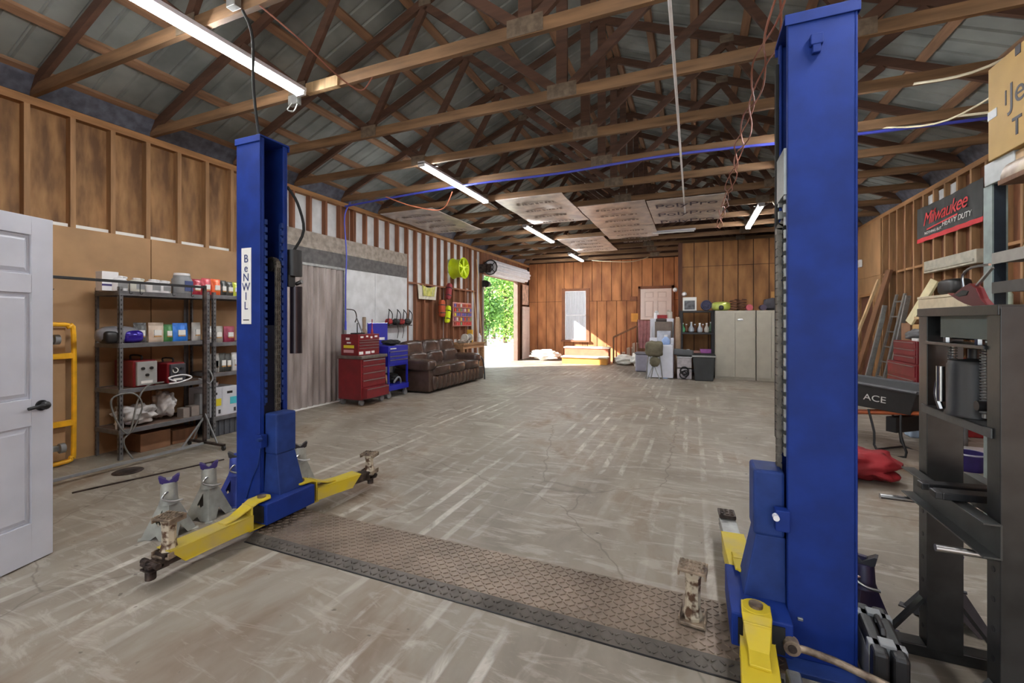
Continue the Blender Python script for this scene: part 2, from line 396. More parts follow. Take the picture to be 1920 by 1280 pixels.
# roof
def roof_sheet(sgn):
    b = B(); ys = []; y = -4.6; prof = []
    while y < YF+.1:
        prof += [(y, 0), (y+.16, 0), (y+.175, .02), (y+.19, .02)]; y += .205
    n = len(prof)
    x0 = XC+sgn*5.0; x1 = XC
    vs = []
    for x in (x0, x1):
        z = roofz(x)+.05
        for (yy, h) in prof: vs.append((x, yy, z+h))
    for x in (x0, x1):
        z = roofz(x)+.05
        for (yy, h) in prof: vs.append((x, yy, z+h+.02))
    fs = [(i, i+1, n+i+1, n+i) for i in range(n-1)]+[(2*n+i, 3*n+i, 3*n+i+1, 2*n+i+1) for i in range(n-1)]
    fs += [(0, n, 3*n, 2*n), (n-1, 3*n-1, 4*n-1, 2*n-1)]
    fs += [(i, 2*n+i, 2*n+i+1, i+1) for i in range(n-1)]+[(n+i, n+i+1, 3*n+i+1, 3*n+i) for i in range(n-1)]
    return b.add(vs, fs)
ROOF = mat('roof_metal', (116, 122, 121), .55, .1, .2, 1.6, .02, c2=(142, 147, 145))
ce = S('ceiling', roof_sheet(-1), ROOF); roof_sheet(1).build('roof_sheet', ROOF, ce)
for sg in (-1, 1):
    for k in range(9):
        x = XC+sg*(4.7-.58*k); z = roofz(x)
        an = math.atan(PITCH)*(-sg)
        B().box(x, (YF-4.4)/2, z+.026, .095, YF+4.4, .043, ry=math.atan(PITCH)*sg).build('purlin', W_PU, ce)

# trusses
def truss_parts(root):
    def bm(p, q, h=.10, w=.042): return B().beam(p, q, w, h, (0, 0, 1) if abs(q[0]-p[0]) > .05 else (1, 0, 0))
    bm((-4.8, 0, 3.71), (4.8, 0, 3.71), .105).build('bottom_chord', W_CH, root)
    for sg in (-1, 1):
        bm((sg*4.85, 0, 3.735), (0, 0, roofz(XC)-.055), .10, .0425).build('rafter', W_WB, root)
        rz = lambda x: roofz(XC+x)-.06
        for a, c in ((4.55-1.35, 2.4), (1.6, 2.4), (1.6, .05)):
            B().beam((sg*a, .0, rz(a)-.05), (sg*c, .0, 3.745), .085, .040, (0, 1, 0)).build('web', W_WB, root)
        B().box(sg*2.4, -.023, 3.73, .22, .004, .13).box(sg*2.4, .023, 3.73, .22, .004, .13).build('gusset_plate', GUSS, root)
        B().box(sg*1.6, -.023, rz(1.6), .16, .004, .1).build('gusset_plate', GUSS, root)
    B().beam((0, .0, 3.75), (0, .0, roofz(XC)-.1), .04, .11, (1, 0, 0)).build('king_post', W_WB, root)
    B().box(0, -.0235, 3.735, .3, .004, .14).box(0, .0235, 3.735, .3, .004, .14).build('gusset_plate', GUSS, root)
ORD = ['nearest', 'second', 'third', 'fourth', 'fifth', 'sixth', 'seventh', 'eighth', 'ninth', 'tenth', 'eleventh', 'twelfth', 'thirteenth', 'last']
tr = T('roof_truss', '', 'truss', (XC, 2.14, 0), 0, 'timber roof trusses'); truss_parts(tr)
tr['label'] = 'brown timber roof truss nearest the camera, above the blue lift post'
TY = [2.14+1.02*k for k in range(14)]
TY[13] = 15.6
for k in range(1, 14):
    dup(tr, (XC, TY[k], 0), 0, 'brown timber roof truss, %s counted from the camera end' % ORD[k] if k < 13 else 'brown timber roof truss closest to the far orange plywood wall', 'timber roof trusses')

# far window
w1 = T('window_1', '', 'window', (0, 0, 0)); del w1['label']; del w1['category']; w1['kind'] = 'structure'
x0, x1, z0, z1 = wa.x, wb.x, wb.z, wa.z; Y = YF-.02
CAS = mat('window_casing', (124, 76, 50), .7, 0, .15, 5)
B().b2(x0-.13, x0, Y-.04, Y+.02, z0-.1, z1+.11).b2(x1, x1+.13, Y-.04, Y+.02, z0-.1, z1+.09).b2(x0, x1, Y-.04, Y+.02, z1, z1+.09).b2(x0-.14, x1+.14, Y-.1, Y+.02, z0-.1, z0-.03).build('window_casing', CAS, w1)
zm = (z0+z1)/2
b = B()
for (a, c) in ((z0-.03, z0+.02), (zm-.02, zm+.02), (z1-.03, z1)): b.b2(x0, x1, Y-.035, Y+.01, a, c)
b.b2(x0, x0+.03, Y-.035, Y+.01, z0, z1).b2(x1-.03, x1, Y-.035, Y+.01, z0, z1).build('sash', WHITEP, w1)
CURT = mat('sheer_curtain', (196, 198, 206), .9, 0, .12, 6, 0, (6, 1, .3))
b = B(); n = 40; vs = []
for i in range(n+1):
    x = x0+.03+(x1-x0-.06)*i/n; y = Y-.010+.005*math.sin(i*1.7)
    vs += [(x, y, z0+.02), (x, y, z1-.03), (x, y+.004, z1-.03), (x, y+.004, z0+.02)]
fs = []
for i in range(n):
    for k in range(4): fs.append((i*4+k, i*4+(k+1) % 4, i*4+4+(k+1) % 4, i*4+4+k))
b.add(vs, fs).build('curtain', CURT, w1)
# pane in front of curtain
gm = glass('pane_glass', (240, 244, 250))
B().b2(x0+.03, x1-.03, Y-.026, Y-.023, z0+.02, zm-.02).build('pane', gm, w1); B().b2(x0+.03, x1-.03, Y-.026, Y-.023, zm+.02, z1-.03).build('pane', gm, w1)

# six panel doors
def six_panel(b, w, h, t, u0=0):
    # leaf in the x-z plane, thickness on y, panels recessed with raised fields (both faces)
    st = .115*w/.81; mw = .1*w/.81; pw = (w-2*st-mw)/2
    rows = [(.24, .24+.60*h/2.03-.0), (.0, 0), (0, 0)]
    z = [(.23*h/2.03, .80*h/2.03), (.96*h/2.03, 1.58*h/2.03), (1.69*h/2.03, 1.92*h/2.03)]
    b.b2(0, st, -t/2, t/2, 0, h).b2(w-st, w, -t/2, t/2, 0, h).b2(st+pw, st+pw+mw, -t/2, t/2, 0, h)
    zz = [0]+[q for r in z for q in r]+[h]
    for i in range(0, 8, 2):
        for xx in (st, st+pw+mw): b.b2(xx, xx+pw, -t/2, t/2, zz[i], zz[i+1])
    for (za, zb) in z:
        for xx in (st, st+pw+mw):
            b.b2(xx, xx+pw, -t/2+.016, t/2-.016, za, zb)
            for s in (-1, 1):
                e = .035; y0 = s*(t/2-.016); y1 = s*(t/2-.003)
                vs = [(xx+.012, y0, za+.012), (xx+pw-.012, y0, za+.012), (xx+pw-.012, y0, zb-.012), (xx+.012, y0, zb-.012), (xx+e, y1, za+e), (xx+pw-e, y1, za+e), (xx+pw-e, y1, zb-e), (xx+e, y1, zb-e)]
                b.add(vs, [(4, 5, 6, 7), (0, 1, 5, 4), (1, 2, 6, 5), (2, 3, 7, 6), (3, 0, 4, 7), (3, 2, 1, 0)])
    return b
DOORW = mat('door_white', (196, 200, 210), .5, 0, .05, 4)
d1 = six_panel(B(), .80, 2.07, .038).build('door_1', DOORW, bev=.002); d1['kind'] = 'structure'
p0 = Vector((-3.455, .64, 0)); p1 = Vector((-3.71, 1.41, 0)); d1.location = (p0.x, p0.y, .008); d1.rotation_euler = (0, 0, math.atan2(p1.y-p0.y, p1.x-p0.x))
b = B()
for s in (-1, 1):
    b.lathe([(.03, 0), (.03, .006), (.014, .012), (.012, .035)], (.735, 0, 0), 18, 1) if s > 0 else None
b = B(); b.cyl((.735, -.019, .93), (.735, -.028, .93), .032, n=20).cyl((.735, -.028, .93), (.735, -.06, .93), .012)
b.tube([(.735, -.055, .93), (.70, -.062, .932), (.64, -.058, .925)], .010, 8).ell((.735, -.05, .93), (.05, .045, .05), 1)
b.cyl((.735, .019, .93), (.735, .03, .93), .032, n=20).tube([(.735, .03, .93), (.735, .055, .93), (.66, .058, .93)], .010)
b.build('door_handle', BLK, d1, smooth=True)
# far raised door above the landing
fa = PY(YF-.04, 1201, 543); fb = PY(YF-.04, 1259, 643)
dw = fb.x-fa.x; dh = 2.0
DOORF = mat('door_cream', (226, 208, 200), .5, 0, .04, 4)
d2 = six_panel(B(), dw, fa.z-fb.z+.02, .04).build('door_2', DOORF, bev=.002); d2['kind'] = 'structure'; d2.location = (fa.x, YF-.045, fb.z)
B().cyl((.09, -.02, .28), (.09, -.06, .28), .03).cyl((.09, -.02, .12), (.09, -.07, .12), .028).build('door_lock', BLK, d2, smooth=True)
cz = fa.z-fb.z
B().b2(-.08, -.005, -.03, .02, 0, cz+.12).b2(dw+.005, dw+.08, -.03, .02, 0, cz+.12).b2(-.08, dw+.08, -.03, .02, cz+.03, cz+.12).build('door_casing', CAS, d2)

# roller door opening on the left and the narrow door past it
CURL = mat('roller_slats', (206, 206, 212), .5, .1, .06, 6)
rd = T('roller_door', 'rolled-up white slatted shutter coiled above the sunny side doorway', 'roller door', (XL+.28, 0, 3.1))
prof = []; 
b = B(); n = 44
vs = []
ring_ = []
for i in range(n):
    t = 2*PI*i/n; r = .215+(.030 if i % 4 < 2 else 0); ring_.append((r*math.cos(t), r*math.sin(t)))
b.prism(ring_, 12.05, 14.95, 1).build('slat_roll', CURL, rd, smooth=True, ang=20)
b = B().ring((0, 12.02, 0), .22, .018, 1, 28).ring((0, 12.02, 0), .10, .014, 1, 20).cyl((0, 11.96, 0), (0, 12.05, 0), .03)
for k in range(4):
    t = PI/4+k*PI/2; b.cyl((0, 12.02, 0), (.22*math.cos(t), 12.02, .22*math.sin(t)), .012, n=8)
b.build('end_wheel', BLK, rd, smooth=True)
B().b2(-.34, .04, 11.95, 11.98, -.16, .10).build('bracket', DARKST, rd)
B().cyl((-.06, 11.9, -.52), (-.06, 12.03, -.52), .085).box(-.16, 11.98, -.5, .12, .12, .2).ring((-.06, 11.88, -.52), .09, .012, 1, 20).build('hoist_gear', BLK, rd, smooth=True)
b = B(); b.tube([(.02, 11.88, -.5), (.03, 11.9, -1.2), (.02, 11.88, -2.0), (-.0, 11.9, -2.35)], .008, 6).build('pull_chain', CHAIN, rd)
S('trim_3', B().b2(XL-.12, XL+.03, 12.02, 12.10, 0, 2.9), mat('jamb_grey', (150, 146, 140), .6, .3, .15, 6))
S('trim_4', B().b2(XL-.12, XL+.04, 14.86, 14.96, 0, 2.9), mat('jamb_brown', (112, 84, 70), .6, .2, .15, 6))
d3 = six_panel(B(), .72, 2.0, .04).build('door_3', DOORF, bev=.002); d3['kind'] = 'structure'; d3.location = (XL+.03, 15.40, .01); d3.rotation_euler = (0, 0, PI/2)
tag(B().b2(XL+.005, XL+.03, 15.42, 16.05, 2.08, 2.85).build('poster', mat('poster_tan', (204, 170, 150), .7, 0, .3, 6)), 'tan poster with a dark figure-like smudge above the narrow white door', 'poster')

# fluorescent tubes under the trusses
LAMP = emis('tube_glow', (252, 252, 250), TUBE)
def tube_light(x, y0, y1, label):
    t = T('ceiling_light', label, 'ceiling light', (x, (y0+y1)/2, 3.60), 0, 'tube lights under the trusses'); L = y1-y0
    B().b2(-.055, .055, -L/2, L/2, .02, .055).build('fixture_body', WHITEM, t)
    B().cyl((-.025, -L/2+.03, 0), (-.025, L/2-.03, 0), .015, n=12).cyl((.025, -L/2+.03, 0), (.025, L/2-.03, 0), .015, n=12).build('tube', LAMP, t, smooth=True)
    [B().box(0, q, .01, .10, .028, .05).build('end_cap', WHITEP, t) for q in (-L/2+.014, L/2-.014)]
    B().b2(-.10, .10, -L/2+.25, -L/2+.28, .055, .062).build('strap', GALV, t)
    return t
tube_light(-3.43, .95, 3.05, 'lit long tube light crossing the top left, nearest the camera')
tube_light(-3.46, 5.05, 7.1, 'lit tube light beyond the left blue lift post')
tube_light(-3.54, 9.25, 11.4, 'short-looking lit tube light between the two nearer white ceiling sheets and the single far sheet')
tube_light(-3.66, 13.6, 15.4, 'farthest lit tube light near the orange plywood wall')
tube_light(1.18, 9.25, 11.4, 'lit tube light on the right just left of the tall blue post')
tube_light(1.18, 5.1, 7.1, 'added tube light hidden behind the tall right blue post, over the wheelbarrow side')  # added to brighten the shop, out of sight behind the post
tube_light(-3.43, -3.2, -1.1, 'added tube light behind the camera on the left side')  # extra fill tube outside the frame, added for brightness
tube_light(1.18, .9, 3.0, 'added unseen tube light overhead on the right, above the right lift post')  # unseen overhead tube put in for more light on this side
# ============================================================ THE LIFT
def lift_post(side):
    sg = 1 if side == 'left' else -1
    xin = -2.85 if side == 'left' else .375
    lab = {'left': 'shorter-looking blue lift post left of centre, vertical white name plate on it',
           'right': 'tall blue lift post at the right, its cap touching the top of the picture'}[side]
    t = T('lift_post', lab, 'car lift', (xin, 2.285, 0), 0, None)
    H = 2.77 if sg > 0 else 2.745
    X = lambda a: sg*a
    def bb(b, a0, a1, y0, y1, z0, z1): return b.b2(X(a0), X(a1), y0, y1, z0, z1)
    # C channel: back, two sides, two lips
    b = B(); bb(b, -.245, -.235, -.115, .115, .02, H); bb(b, -.2351, 0, -.115, -.103, .02, H); bb(b, -.2351, 0, .103, .115, .02, H)
    bb(b, -.012, -.0001, -.1031, -.078, .02, H); bb(b, -.012, -.0001, .078, .1031, .02, H)
    b.build('column', BLUE, t, bev=.004)
    b = B(); bb(b, -.252, .012, -.122, .122, H, H+.012); bb(b, -.252, .012, -.124, -.119, H-.035, H+.012); bb(b, -.252, .012, .119, .124, H-.035, H+.012); bb(b, -.254, -.249, -.122, .122, H-.035, H+.01)
    b.build('top_cap', BLUE, t, bev=.003)
    b = B(); bb(b, -.26, .10, -.20, .20, 0, .02); b.build('base_plate', BLUED, t, bev=.003)
    for a in (.06,):
        for y in (-.16, .16):
            B().cyl((X(a), y, .018), (X(a), y, .045), .016, n=6).build('anchor_bolt', GALV, t)
    # ladder teeth inside the lips
    for y in (-.068, .068):
        b = B(); z = .86
        bb(b, -.026, -.010, y-.009, y+.009, .84, 2.18)
        while z < 2.15: bb(b, -.012, .007, y-.010, y+.010, z, z+.038); z += .056
        b.build('lock_ladder', BLUED if sg > 0 else GALV, t, bev=.002)
    # sliding carriage, cover, tapered boot
    b = B(); bb(b, -.20, -.03, -.06, .06, .25, 1.42)
    b.build('carriage', mat('carriage_dark', (24, 26, 44), .5, .3, .2, 10), t, bev=.004)
    b = B(); bb(b, .004, .125, -.080, .085, .50, .79); b.build('chain_cover', BLUED, t, bev=.012)
    b = B(); vs = [(X(a), y, z) for z, a, ya, yb in ((.22, .165, -.085, .125), (.50, .115, -.070, .085)) for a, y in ((.0, ya), (a, ya), (a, yb), (.0, yb))]
    b.add(vs, [(0, 1, 2, 3), (4, 7, 6, 5), (0, 4, 5, 1), (1, 5, 6, 2), (2, 6, 7, 3), (3, 7, 4, 0)]); b.build('boot', BLUED, t, bev=.006)
    b = B(); bb(b, .0, .225, -.235, .165, .085, .225); b.build('carriage_beam', BLUE, t, bev=.006)
    b = B(); bb(b, .03, .20, -.242, -.236, .10, .21); b.build('beam_opening', BLK, t)
    # chain, roller, cylinder, rubber edge strip
    b = B(); z = .79
    k = 0
    while z < 1.86:
        for y in (-.014, 0, .014): b.box(X(.012+.0*k), y+.02, z, .020, .006 if k % 2 else .008, .030)
        b.cyl((X(.012), -.0, z+.018), (X(.012), .04, z+.018), .007, n=6); z += .036; k += 1
    for j in range(9):
        a = PI*j/9
        b.box(X(-.04+.052*math.cos(a)), .02, 1.86+.055*math.sin(a), .022, .036, .026, ry=-sg*a)
    b.build('lift_chain', CHAIN, t)
    B().cyl((X(-.04), -.005, 1.86), (X(-.04), .045, 1.86), .042, n=20).build('chain_roller', BLK, t, smooth=True)
    B().cyl((X(-.075), -.045, .25), (X(-.075), -.045, 1.75), .026).cyl((X(-.075), -.045, 1.75), (X(-.075), -.045, 2.35), .012).build('cylinder', BLK, t, smooth=True)
    B().box(X(.022), .0-.118, .60, .055, .05, .09).build('lock_box', BLUE, t, bev=.004)
    B().cyl((X(.05), -.14, .62), (X(.05), -.17, .62), .012).build('release_knob', WHITEP if sg < 0 else BLUED, t, smooth=True)
    if sg > 0:
        B().tube([(X(.05), -.14, .65), (X(.0), -.125, .45), (X(-.08), -.122, .30), (X(-.16), -.12, .10)], .004, 6).build('release_cable', BLUED, t)
        B().b2(X(-.185), X(-.085), -.119, -.1155, 1.43, 1.98).build('name_plate', WHT, t)
        for i, ch in enumerate('BeNWIL'):
            text('name_letters', ch, .082, mat('plate_blue', (40, 56, 112), .6, 0, 0), frame((X(-.135), -.1206, 1.90-.068*i), (1, 0, 0), (0, 0, 1)), t, .0006, bold=.003)
        B().b2(X(-.165), X(-.105), -.1202, -.1192, 1.455, 1.463).build('small_print', INK, t)
        # motor tank behind the post
        B().cyl((X(-.02), .21, 1.20), (X(-.02), .21, 1.72), .045, n=18).build('oil_tank', mat('tank_dark', (50, 44, 50), .3, .5, .1), t, smooth=True)
        B().cyl((X(-.02), .19, 1.80), (X(-.02), .19, 2.0), .06, n=18).box(X(-.02), .15, 1.76, .05, .06, .09).build('pump_motor', BLK, t, smooth=True)
        B().tube([(X(-.02), .19, 2.0), (X(.05), .22, 2.16), (X(.03), .18, 2.36), (X(-.02), .13, 2.48)], .011, 8).build('hydraulic_hose', BLKR, t, smooth=True)
        B().cyl((X(-.02), .21, 1.74), (X(.03), .22, 1.76), .015).build('fitting', CHROME, t, smooth=True)
        B().tube([(X(-.245), .02, 2.62), (X(-.29), .03, 2.2), (X(-.34), .02, 1.92), (X(-.31), .0, 1.86), (X(-.25), .0, 2.02)], .006, 6).build('side_cable', BLKR, t, smooth=True)
    else:
        b = B(); bb(b, .0, .014, .085, .118, .9, 2.66); b.build('edge_strip', BLKR, t, bev=.003)
        b = B(); bb(b, -.005, .010, -.09, .10, 2.0, 2.2); b.build('slot_plate', GALV, t)
        B().box(X(-.10), -.128, 2.62, .045, .03, .045).box(X(-.10), -.128, 2.585, .03, .024, .04).build('hook', BLUE, t, bev=.004)
        B().box(X(-.045), -.118, .19, .02, .01, .012).build('bolt_plate', GALV, t, bev=.002)
    # arms: pivot fork, box arm, inner extension, saddle
    def arm(y0, tip, ext, L, label):
        px, py = X(.13), y0
        d = Vector((tip[0]-px, tip[1]-py, 0)); ang = math.atan2(d.y, d.x); M = Matrix.Translation((px, py, 0)) @ Matrix.Rotation(ang, 4, 'Z')
        b = B()
        w = .062
        prof = [(-.05, .225), (.05, .225), (.05, .235), (-.05, .235)]
        # upper fork strap bending down to the tube
        sx = [(-.03, .243), (.06, .243), (.20, .188), (.27, .180)]
        vs = []
        for x, z in sx:
            ww = .055 if x < .1 else .036
            vs += [(x, -ww, z-.006), (x, ww, z-.006), (x, ww, z+.006), (x, -ww, z+.006)]
        b.add(vs, [(i*4+k, i*4+(k+1) % 4, i*4+4+(k+1) % 4, i*4+4+k) for i in range(3) for k in range(4)]+[(3, 2, 1, 0), (12, 13, 14, 15)])
        b.cyl((0, 0, .237), (0, 0, .250), .055, n=20)
        b.b2(-.03, .12, -.05, .05, .068, .078).box(.10, 0, .155, .010, .10, .165)
        b.xf(M).build('arm_fork', YEL, t, bev=.003)
        B().cyl((0, 0, .06), (0, 0, .262), .027, n=16).xf(M).build('pivot_pin', RUST, t, smooth=True)
        b = B(); th = .006
        # hollow box tube with slanted mouth
        h0, h1 = .085, .175
        for (ya, yb, za, zb) in ((-w, -w+th, h0, h1), (w-th, w, h0, h1)):
            vs = [(.10, ya, za), (.10, yb, za), (.10, yb, zb), (.10, ya, zb), (L-.05, ya, za), (L-.05, yb, za), (L+.03, yb, zb), (L+.03, ya, zb)]
            b.add(vs, [(0, 1, 2, 3), (4, 7, 6, 5), (0, 4, 5, 1), (1, 5, 6, 2), (2, 6, 7, 3), (3, 7, 4, 0)])
        b.b2(.10, L-.05, -w, w, h0, h0+th).b2(.10, L+.03, -w, w, h1-th, h1)
        am = b.xf(M).build('arm', YEL, t, bev=.003)
        b = B(); b.b2(.25, L+ext, -w+.014, w-.014, h0+.012, h1-.014)
        b.xf(M).build('arm_extension', DARKST if sg > 0 else GALV, am, bev=.003)
        e = L+ext
        b = B(); b.b2(e-.03, e+.07, -.045, .045, .115, .130).b2(e-.03, e+.07, -.045, .045, .09, .10).cyl((e+.04, 0, .04), (e+.04, 0, .14), .026, n=14)
        if sg > 0: b.cyl((e+.04, -.075, .125), (e+.04, .075, .125), .017, n=10)
        b.xf(M).build('arm_saddle', DARKST, am, bev=.003)
        return M, e
    if sg > 0:
        M1, e1 = arm(-.20, (.115, -.78), .05, .56, '')
        M2, e2 = arm(.12, (.26, .75), .13, .46, '')
        return t, M1, e1, M2, e2
    M1, e1 = arm(-.20, (-.17, -.85), .07, .60, '')
    M2, e2 = arm(.12, (-.16, .75), .26, .50, '')
    b = B(); b.box(e2+.04, 0, .175, .11, .10, .022).cyl((e2+.04, 0, .13), (e2+.04, 0, .175), .03); 
    for i in range(4):
        for j in range(3): b.box(e2+.005+.023*i, -.03+.03*j, .189, .012, .018, .008)
    b.xf(M2).build('rubber_pad', DARKST, t, bev=.002)
    return t, M1, e1, M2, e2
lpost, LM1, le1, LM2, le2 = lift_post('left')
rpost, RM1, re1, RM2, re2 = lift_post('right')

def adapter(loc, label, rz=0, h=.20, tread=True):
    t = T('lift_adapter', label, 'lift adapter', loc, rz, 'worn steel lift adapters')
    b = B(); b.box(0, 0, .008, .12, .11, .014).box(-.055, 0, .022, .008, .11, .03).box(.055, 0, .022, .008, .11, .03)
    b.build('bottom_saddle', RUST, t, bev=.003)
    b = B()
    b.lathe([(.040, .014), (.044, .03), (.036, .06), (.033, h*.5), (.036, h-.06), (.045, h-.028)], n=8)
    b.build('stem', mat('chipped_cream_paint', (92, 66, 48), .6, .2, .1, 22, .1, c2=(190, 178, 156), lo=.42, hi=.52), t)
    b = B(); b.box(0, 0, h-.02, .125, .105, .014).box(-.058, 0, h-.030, .008, .105, .03).box(.058, 0, h-.030, .008, .105, .03)
    if tread:
        for i in range(6):
            for j in range(3): b.box(-.048+.019*i, -.032+.032*j, h-.010, .010, .022, .007)
    b.build('top_saddle', RUST, t, bev=.002)
    return t
pl = Matrix.Translation(lpost.location)
q = pl @ LM1 @ Vector((le1-.03, 0, .178)); adapter((q.x+.0, q.y+.02, .131), 'rusty H-shaped steel adapter on the near yellow arm, beside the grey jack stand', .2, .235)
q = pl @ LM2 @ Vector((le2+.03, 0, .178)); adapter((q.x, q.y, .131), 'rusty H-shaped steel adapter on the far yellow arm of the left post', .2, .19)
adapter((.0, 2.215, .043), 'tall chipped cream and rust steel adapter standing on the tread plate', -.1, .27)

# tread plate across the floor
PLM = mat('tread_plate', (124, 109, 96), .48, .3, .25, 3, .03, c2=(140, 124, 110), det=7)
b = B(); x0, x1 = -2.72, .36
FP = T('floor_plate', 'long diamond tread steel plate on the floor between the two blue posts', 'floor plate', (0, 0, 0))
b.prism([(2.03, .0), (2.46, 0), (2.43, .036), (2.03, .036)], x0, x1, 0)
i = 0; yy = 2.045
while yy < 2.42:
    k = 0; x = x0+.02
    while x < x1-.02:
        b.box(x, yy, .0375, .027, .0055, .006, rz=(.7 if (k+i) % 2 else -.7)); x += .033; k += 1
    yy += .033; i += 1
b.build('tread_top', PLM, FP)
b = B(); b.prism([(1.965, .004), (2.0295, .004), (2.0295, .036)], x0, x1, 0)
sl = math.atan2(.032, .0645)
for r_, yq in enumerate((1.982, 2.010)):
    x = x0+.03; k = r_
    while x < x1-.02: b.box(x, yq, .004+(yq-1.965)*.496+.001, .027, .0055, .006, rx=sl, rz=(.7 if k % 2 else -.7)); x += .033; k += 1
b.build('front_ramp', mat('ramp_steel', (84, 78, 72), .5, .3, .3, 5, .05), FP)
B().b2(x0, x1, 1.958, 2.03, 0, .0039).build('black_edge', BLK, FP)  # thin black strip along the front of the plate

# ============================================================ JACK STANDS
def jack_stand(loc, rz, h, m, sm, label, rr=.135, hm=None):
    t = T('jack_stand', label, 'jack stand', loc, rz, None)
    zn = h*.56; b = B(); rt = .052
    for k in range(4):                      # four sheet faces, each arched open at the bottom
        a0 = k*PI/2; a1 = a0+PI/2
        A = Vector((rr*math.cos(a0), rr*math.sin(a0), .004)); C = Vector((rr*math.cos(a1), rr*math.sin(a1), .004))
        TA = Vector((rt*math.cos(a0), rt*math.sin(a0), zn)); TC = Vector((rt*math.cos(a1), rt*math.sin(a1), zn))
        m0 = A.lerp(C, .30); m1 = A.lerp(C, .70); ap = A.lerp(C, .5)*.72+TA.lerp(TC, .5)*.28; ap.z = zn*.34
        n_ = (C-A).cross(TA-A).normalized()*-.004
        if k % 2 == 0:                      # this side also has the kite-shaped window
            L_ = lambda u, v: A.lerp(C, u).lerp(TA.lerp(TC, u), v)
            w0, w1, w2, w3 = L_(.5, .36), L_(.68, .46), L_(.5, .82), L_(.32, .46); m0 = L_(.34, 0); m1 = L_(.66, 0)
            P = [A, m0, L_(.5, .12), m1, C, TC, TA, w0, w1, w2, w3]
            F4 = [(0, 1, 2, 7, 10), (2, 3, 4, 8, 7), (4, 5, 9, 8), (5, 6, 9), (6, 0, 10, 9)]
        else:
            P = [A, m0, ap, m1, C, TC, TA]; F4 = [(0, 1, 2, 6), (2, 3, 4, 5), (2, 5, 6)]
        n = len(P); b.add(P+[p+n_ for p in P], F4+[tuple(n+q for q in f[::-1]) for f in F4])
        ed = {}
        for f in F4:
            for q in range(len(f)):
                e = (f[q], f[(q+1) % len(f)]); ed[e] = 1
        for (p, q) in ed:
            if (q, p) not in ed: b.add([P[p], P[q], P[q]+n_, P[p]+n_], [(0, 3, 2, 1)])
    for k in range(4):
        a = k*PI/2; b.box((rr-.012)*math.cos(a), (rr-.012)*math.sin(a), .003, .05, .045, .006, rz=a)
    b.build('base', m, t)
    B().lathe([(.058, zn-.012), (.050, zn+.012), (.046, h-.055), (.040, h-.045)], n=14).build('neck', m, t, smooth=True)
    b = B(); b.box(0, 0, h-.055, .032, .024, .08)
    for i in range(5): b.box(.018, 0, h-.09+.013*i, .008, .02, .006)
    b.build('ratchet_bar', hm or m, t)
    b = B(); pr = [(-.058, h), (-.046, h), (0, h-.034), (.046, h), (.058, h), (.050, h-.040), (.022, h-.058), (-.022, h-.058), (-.050, h-.040)]
    b.prism(pr, -.026, .026, 1).build('saddle', sm, t, bev=.002)
    B().tube([(.0, -.036, h-.10), (-.02, -.055, h-.105), (-.035, -.065, zn+.04), (.02, -.075, zn+.018), (.075, -.07, zn+.018)], .007, 8).build('handle', CHROME if m != JBLK else JBLK, t, smooth=True)
    return t
jack_stand((-3.30, 1.84, 0), 1.05, .40, JGREY, PURP, 'grey jack stand with purple saddle, nearest the camera beside the near yellow arm', .15)
jack_stand((-3.34, 2.13, 0), 1.0, .40, JGREY, PURP, 'grey jack stand with purple saddle, between the other grey one and the blue one', .15)
jack_stand((-3.41, 2.39, 0), .9, .40, mat('jack_blue', (52, 70, 150), .5, .1, .2, 10), JBLK, 'blue jack stand partly behind the left blue lift post', .15)
jack_stand((-3.24, 2.86, 0), .9, .37, JGREY, JBLK, 'grey jack stand just visible behind the left post, above the far yellow arm', .13)
jack_stand((.76, 2.60, 0), -.4, .33, mat('jack_violet', (34, 28, 56), .45, .2, .2, 12), JBLK, 'dark violet jack stand right behind the black tool case by the right post', .12)
jack_stand((.74, 2.86, 0), -.4, .33, mat('jack_violet', (34, 28, 56)), JBLK, 'dark violet jack stand, the farther of the two behind the black tool case', .12)
jack_stand((1.13, 2.74, 0), -.5, .33, JBLK, PURP, 'black jack stand behind the near post of the black shop press', .16)

# tool case, jack lever, coil at the foot of the right post
t = T('tool_case', 'thick black hard plastic tool case standing on edge by the right post', 'tool case', (.695, 2.185, 0), -.10)
B().b2(-.055, -.004, -.17, .17, .0, .215).build('case_half', BLK, t, bev=.014, seg=3)
B().b2(.004, .055, -.17, .17, .0, .215).build('case_half', BLK, t, bev=.014, seg=3)
for y in (-.10, .10): B().box(0, y, .218, .05, .05, .014).box(0, y, .19, .118, .04, .05).build('latch', GREYP, t, bev=.003)
B().tube([(0, -.045, .21), (0, -.045, .235), (0, .045, .235), (0, .045, .21)], .010, 8, 2).build('carry_handle', BLK, t, smooth=True)
B().b2(.0545, .058, -.12, .12, .04, .17).b2(-.058, -.0545, -.12, .12, .04, .17).build('rib_panel', mat('case_grey', (92, 92, 92), .5, 0, .1), t, bev=.002)

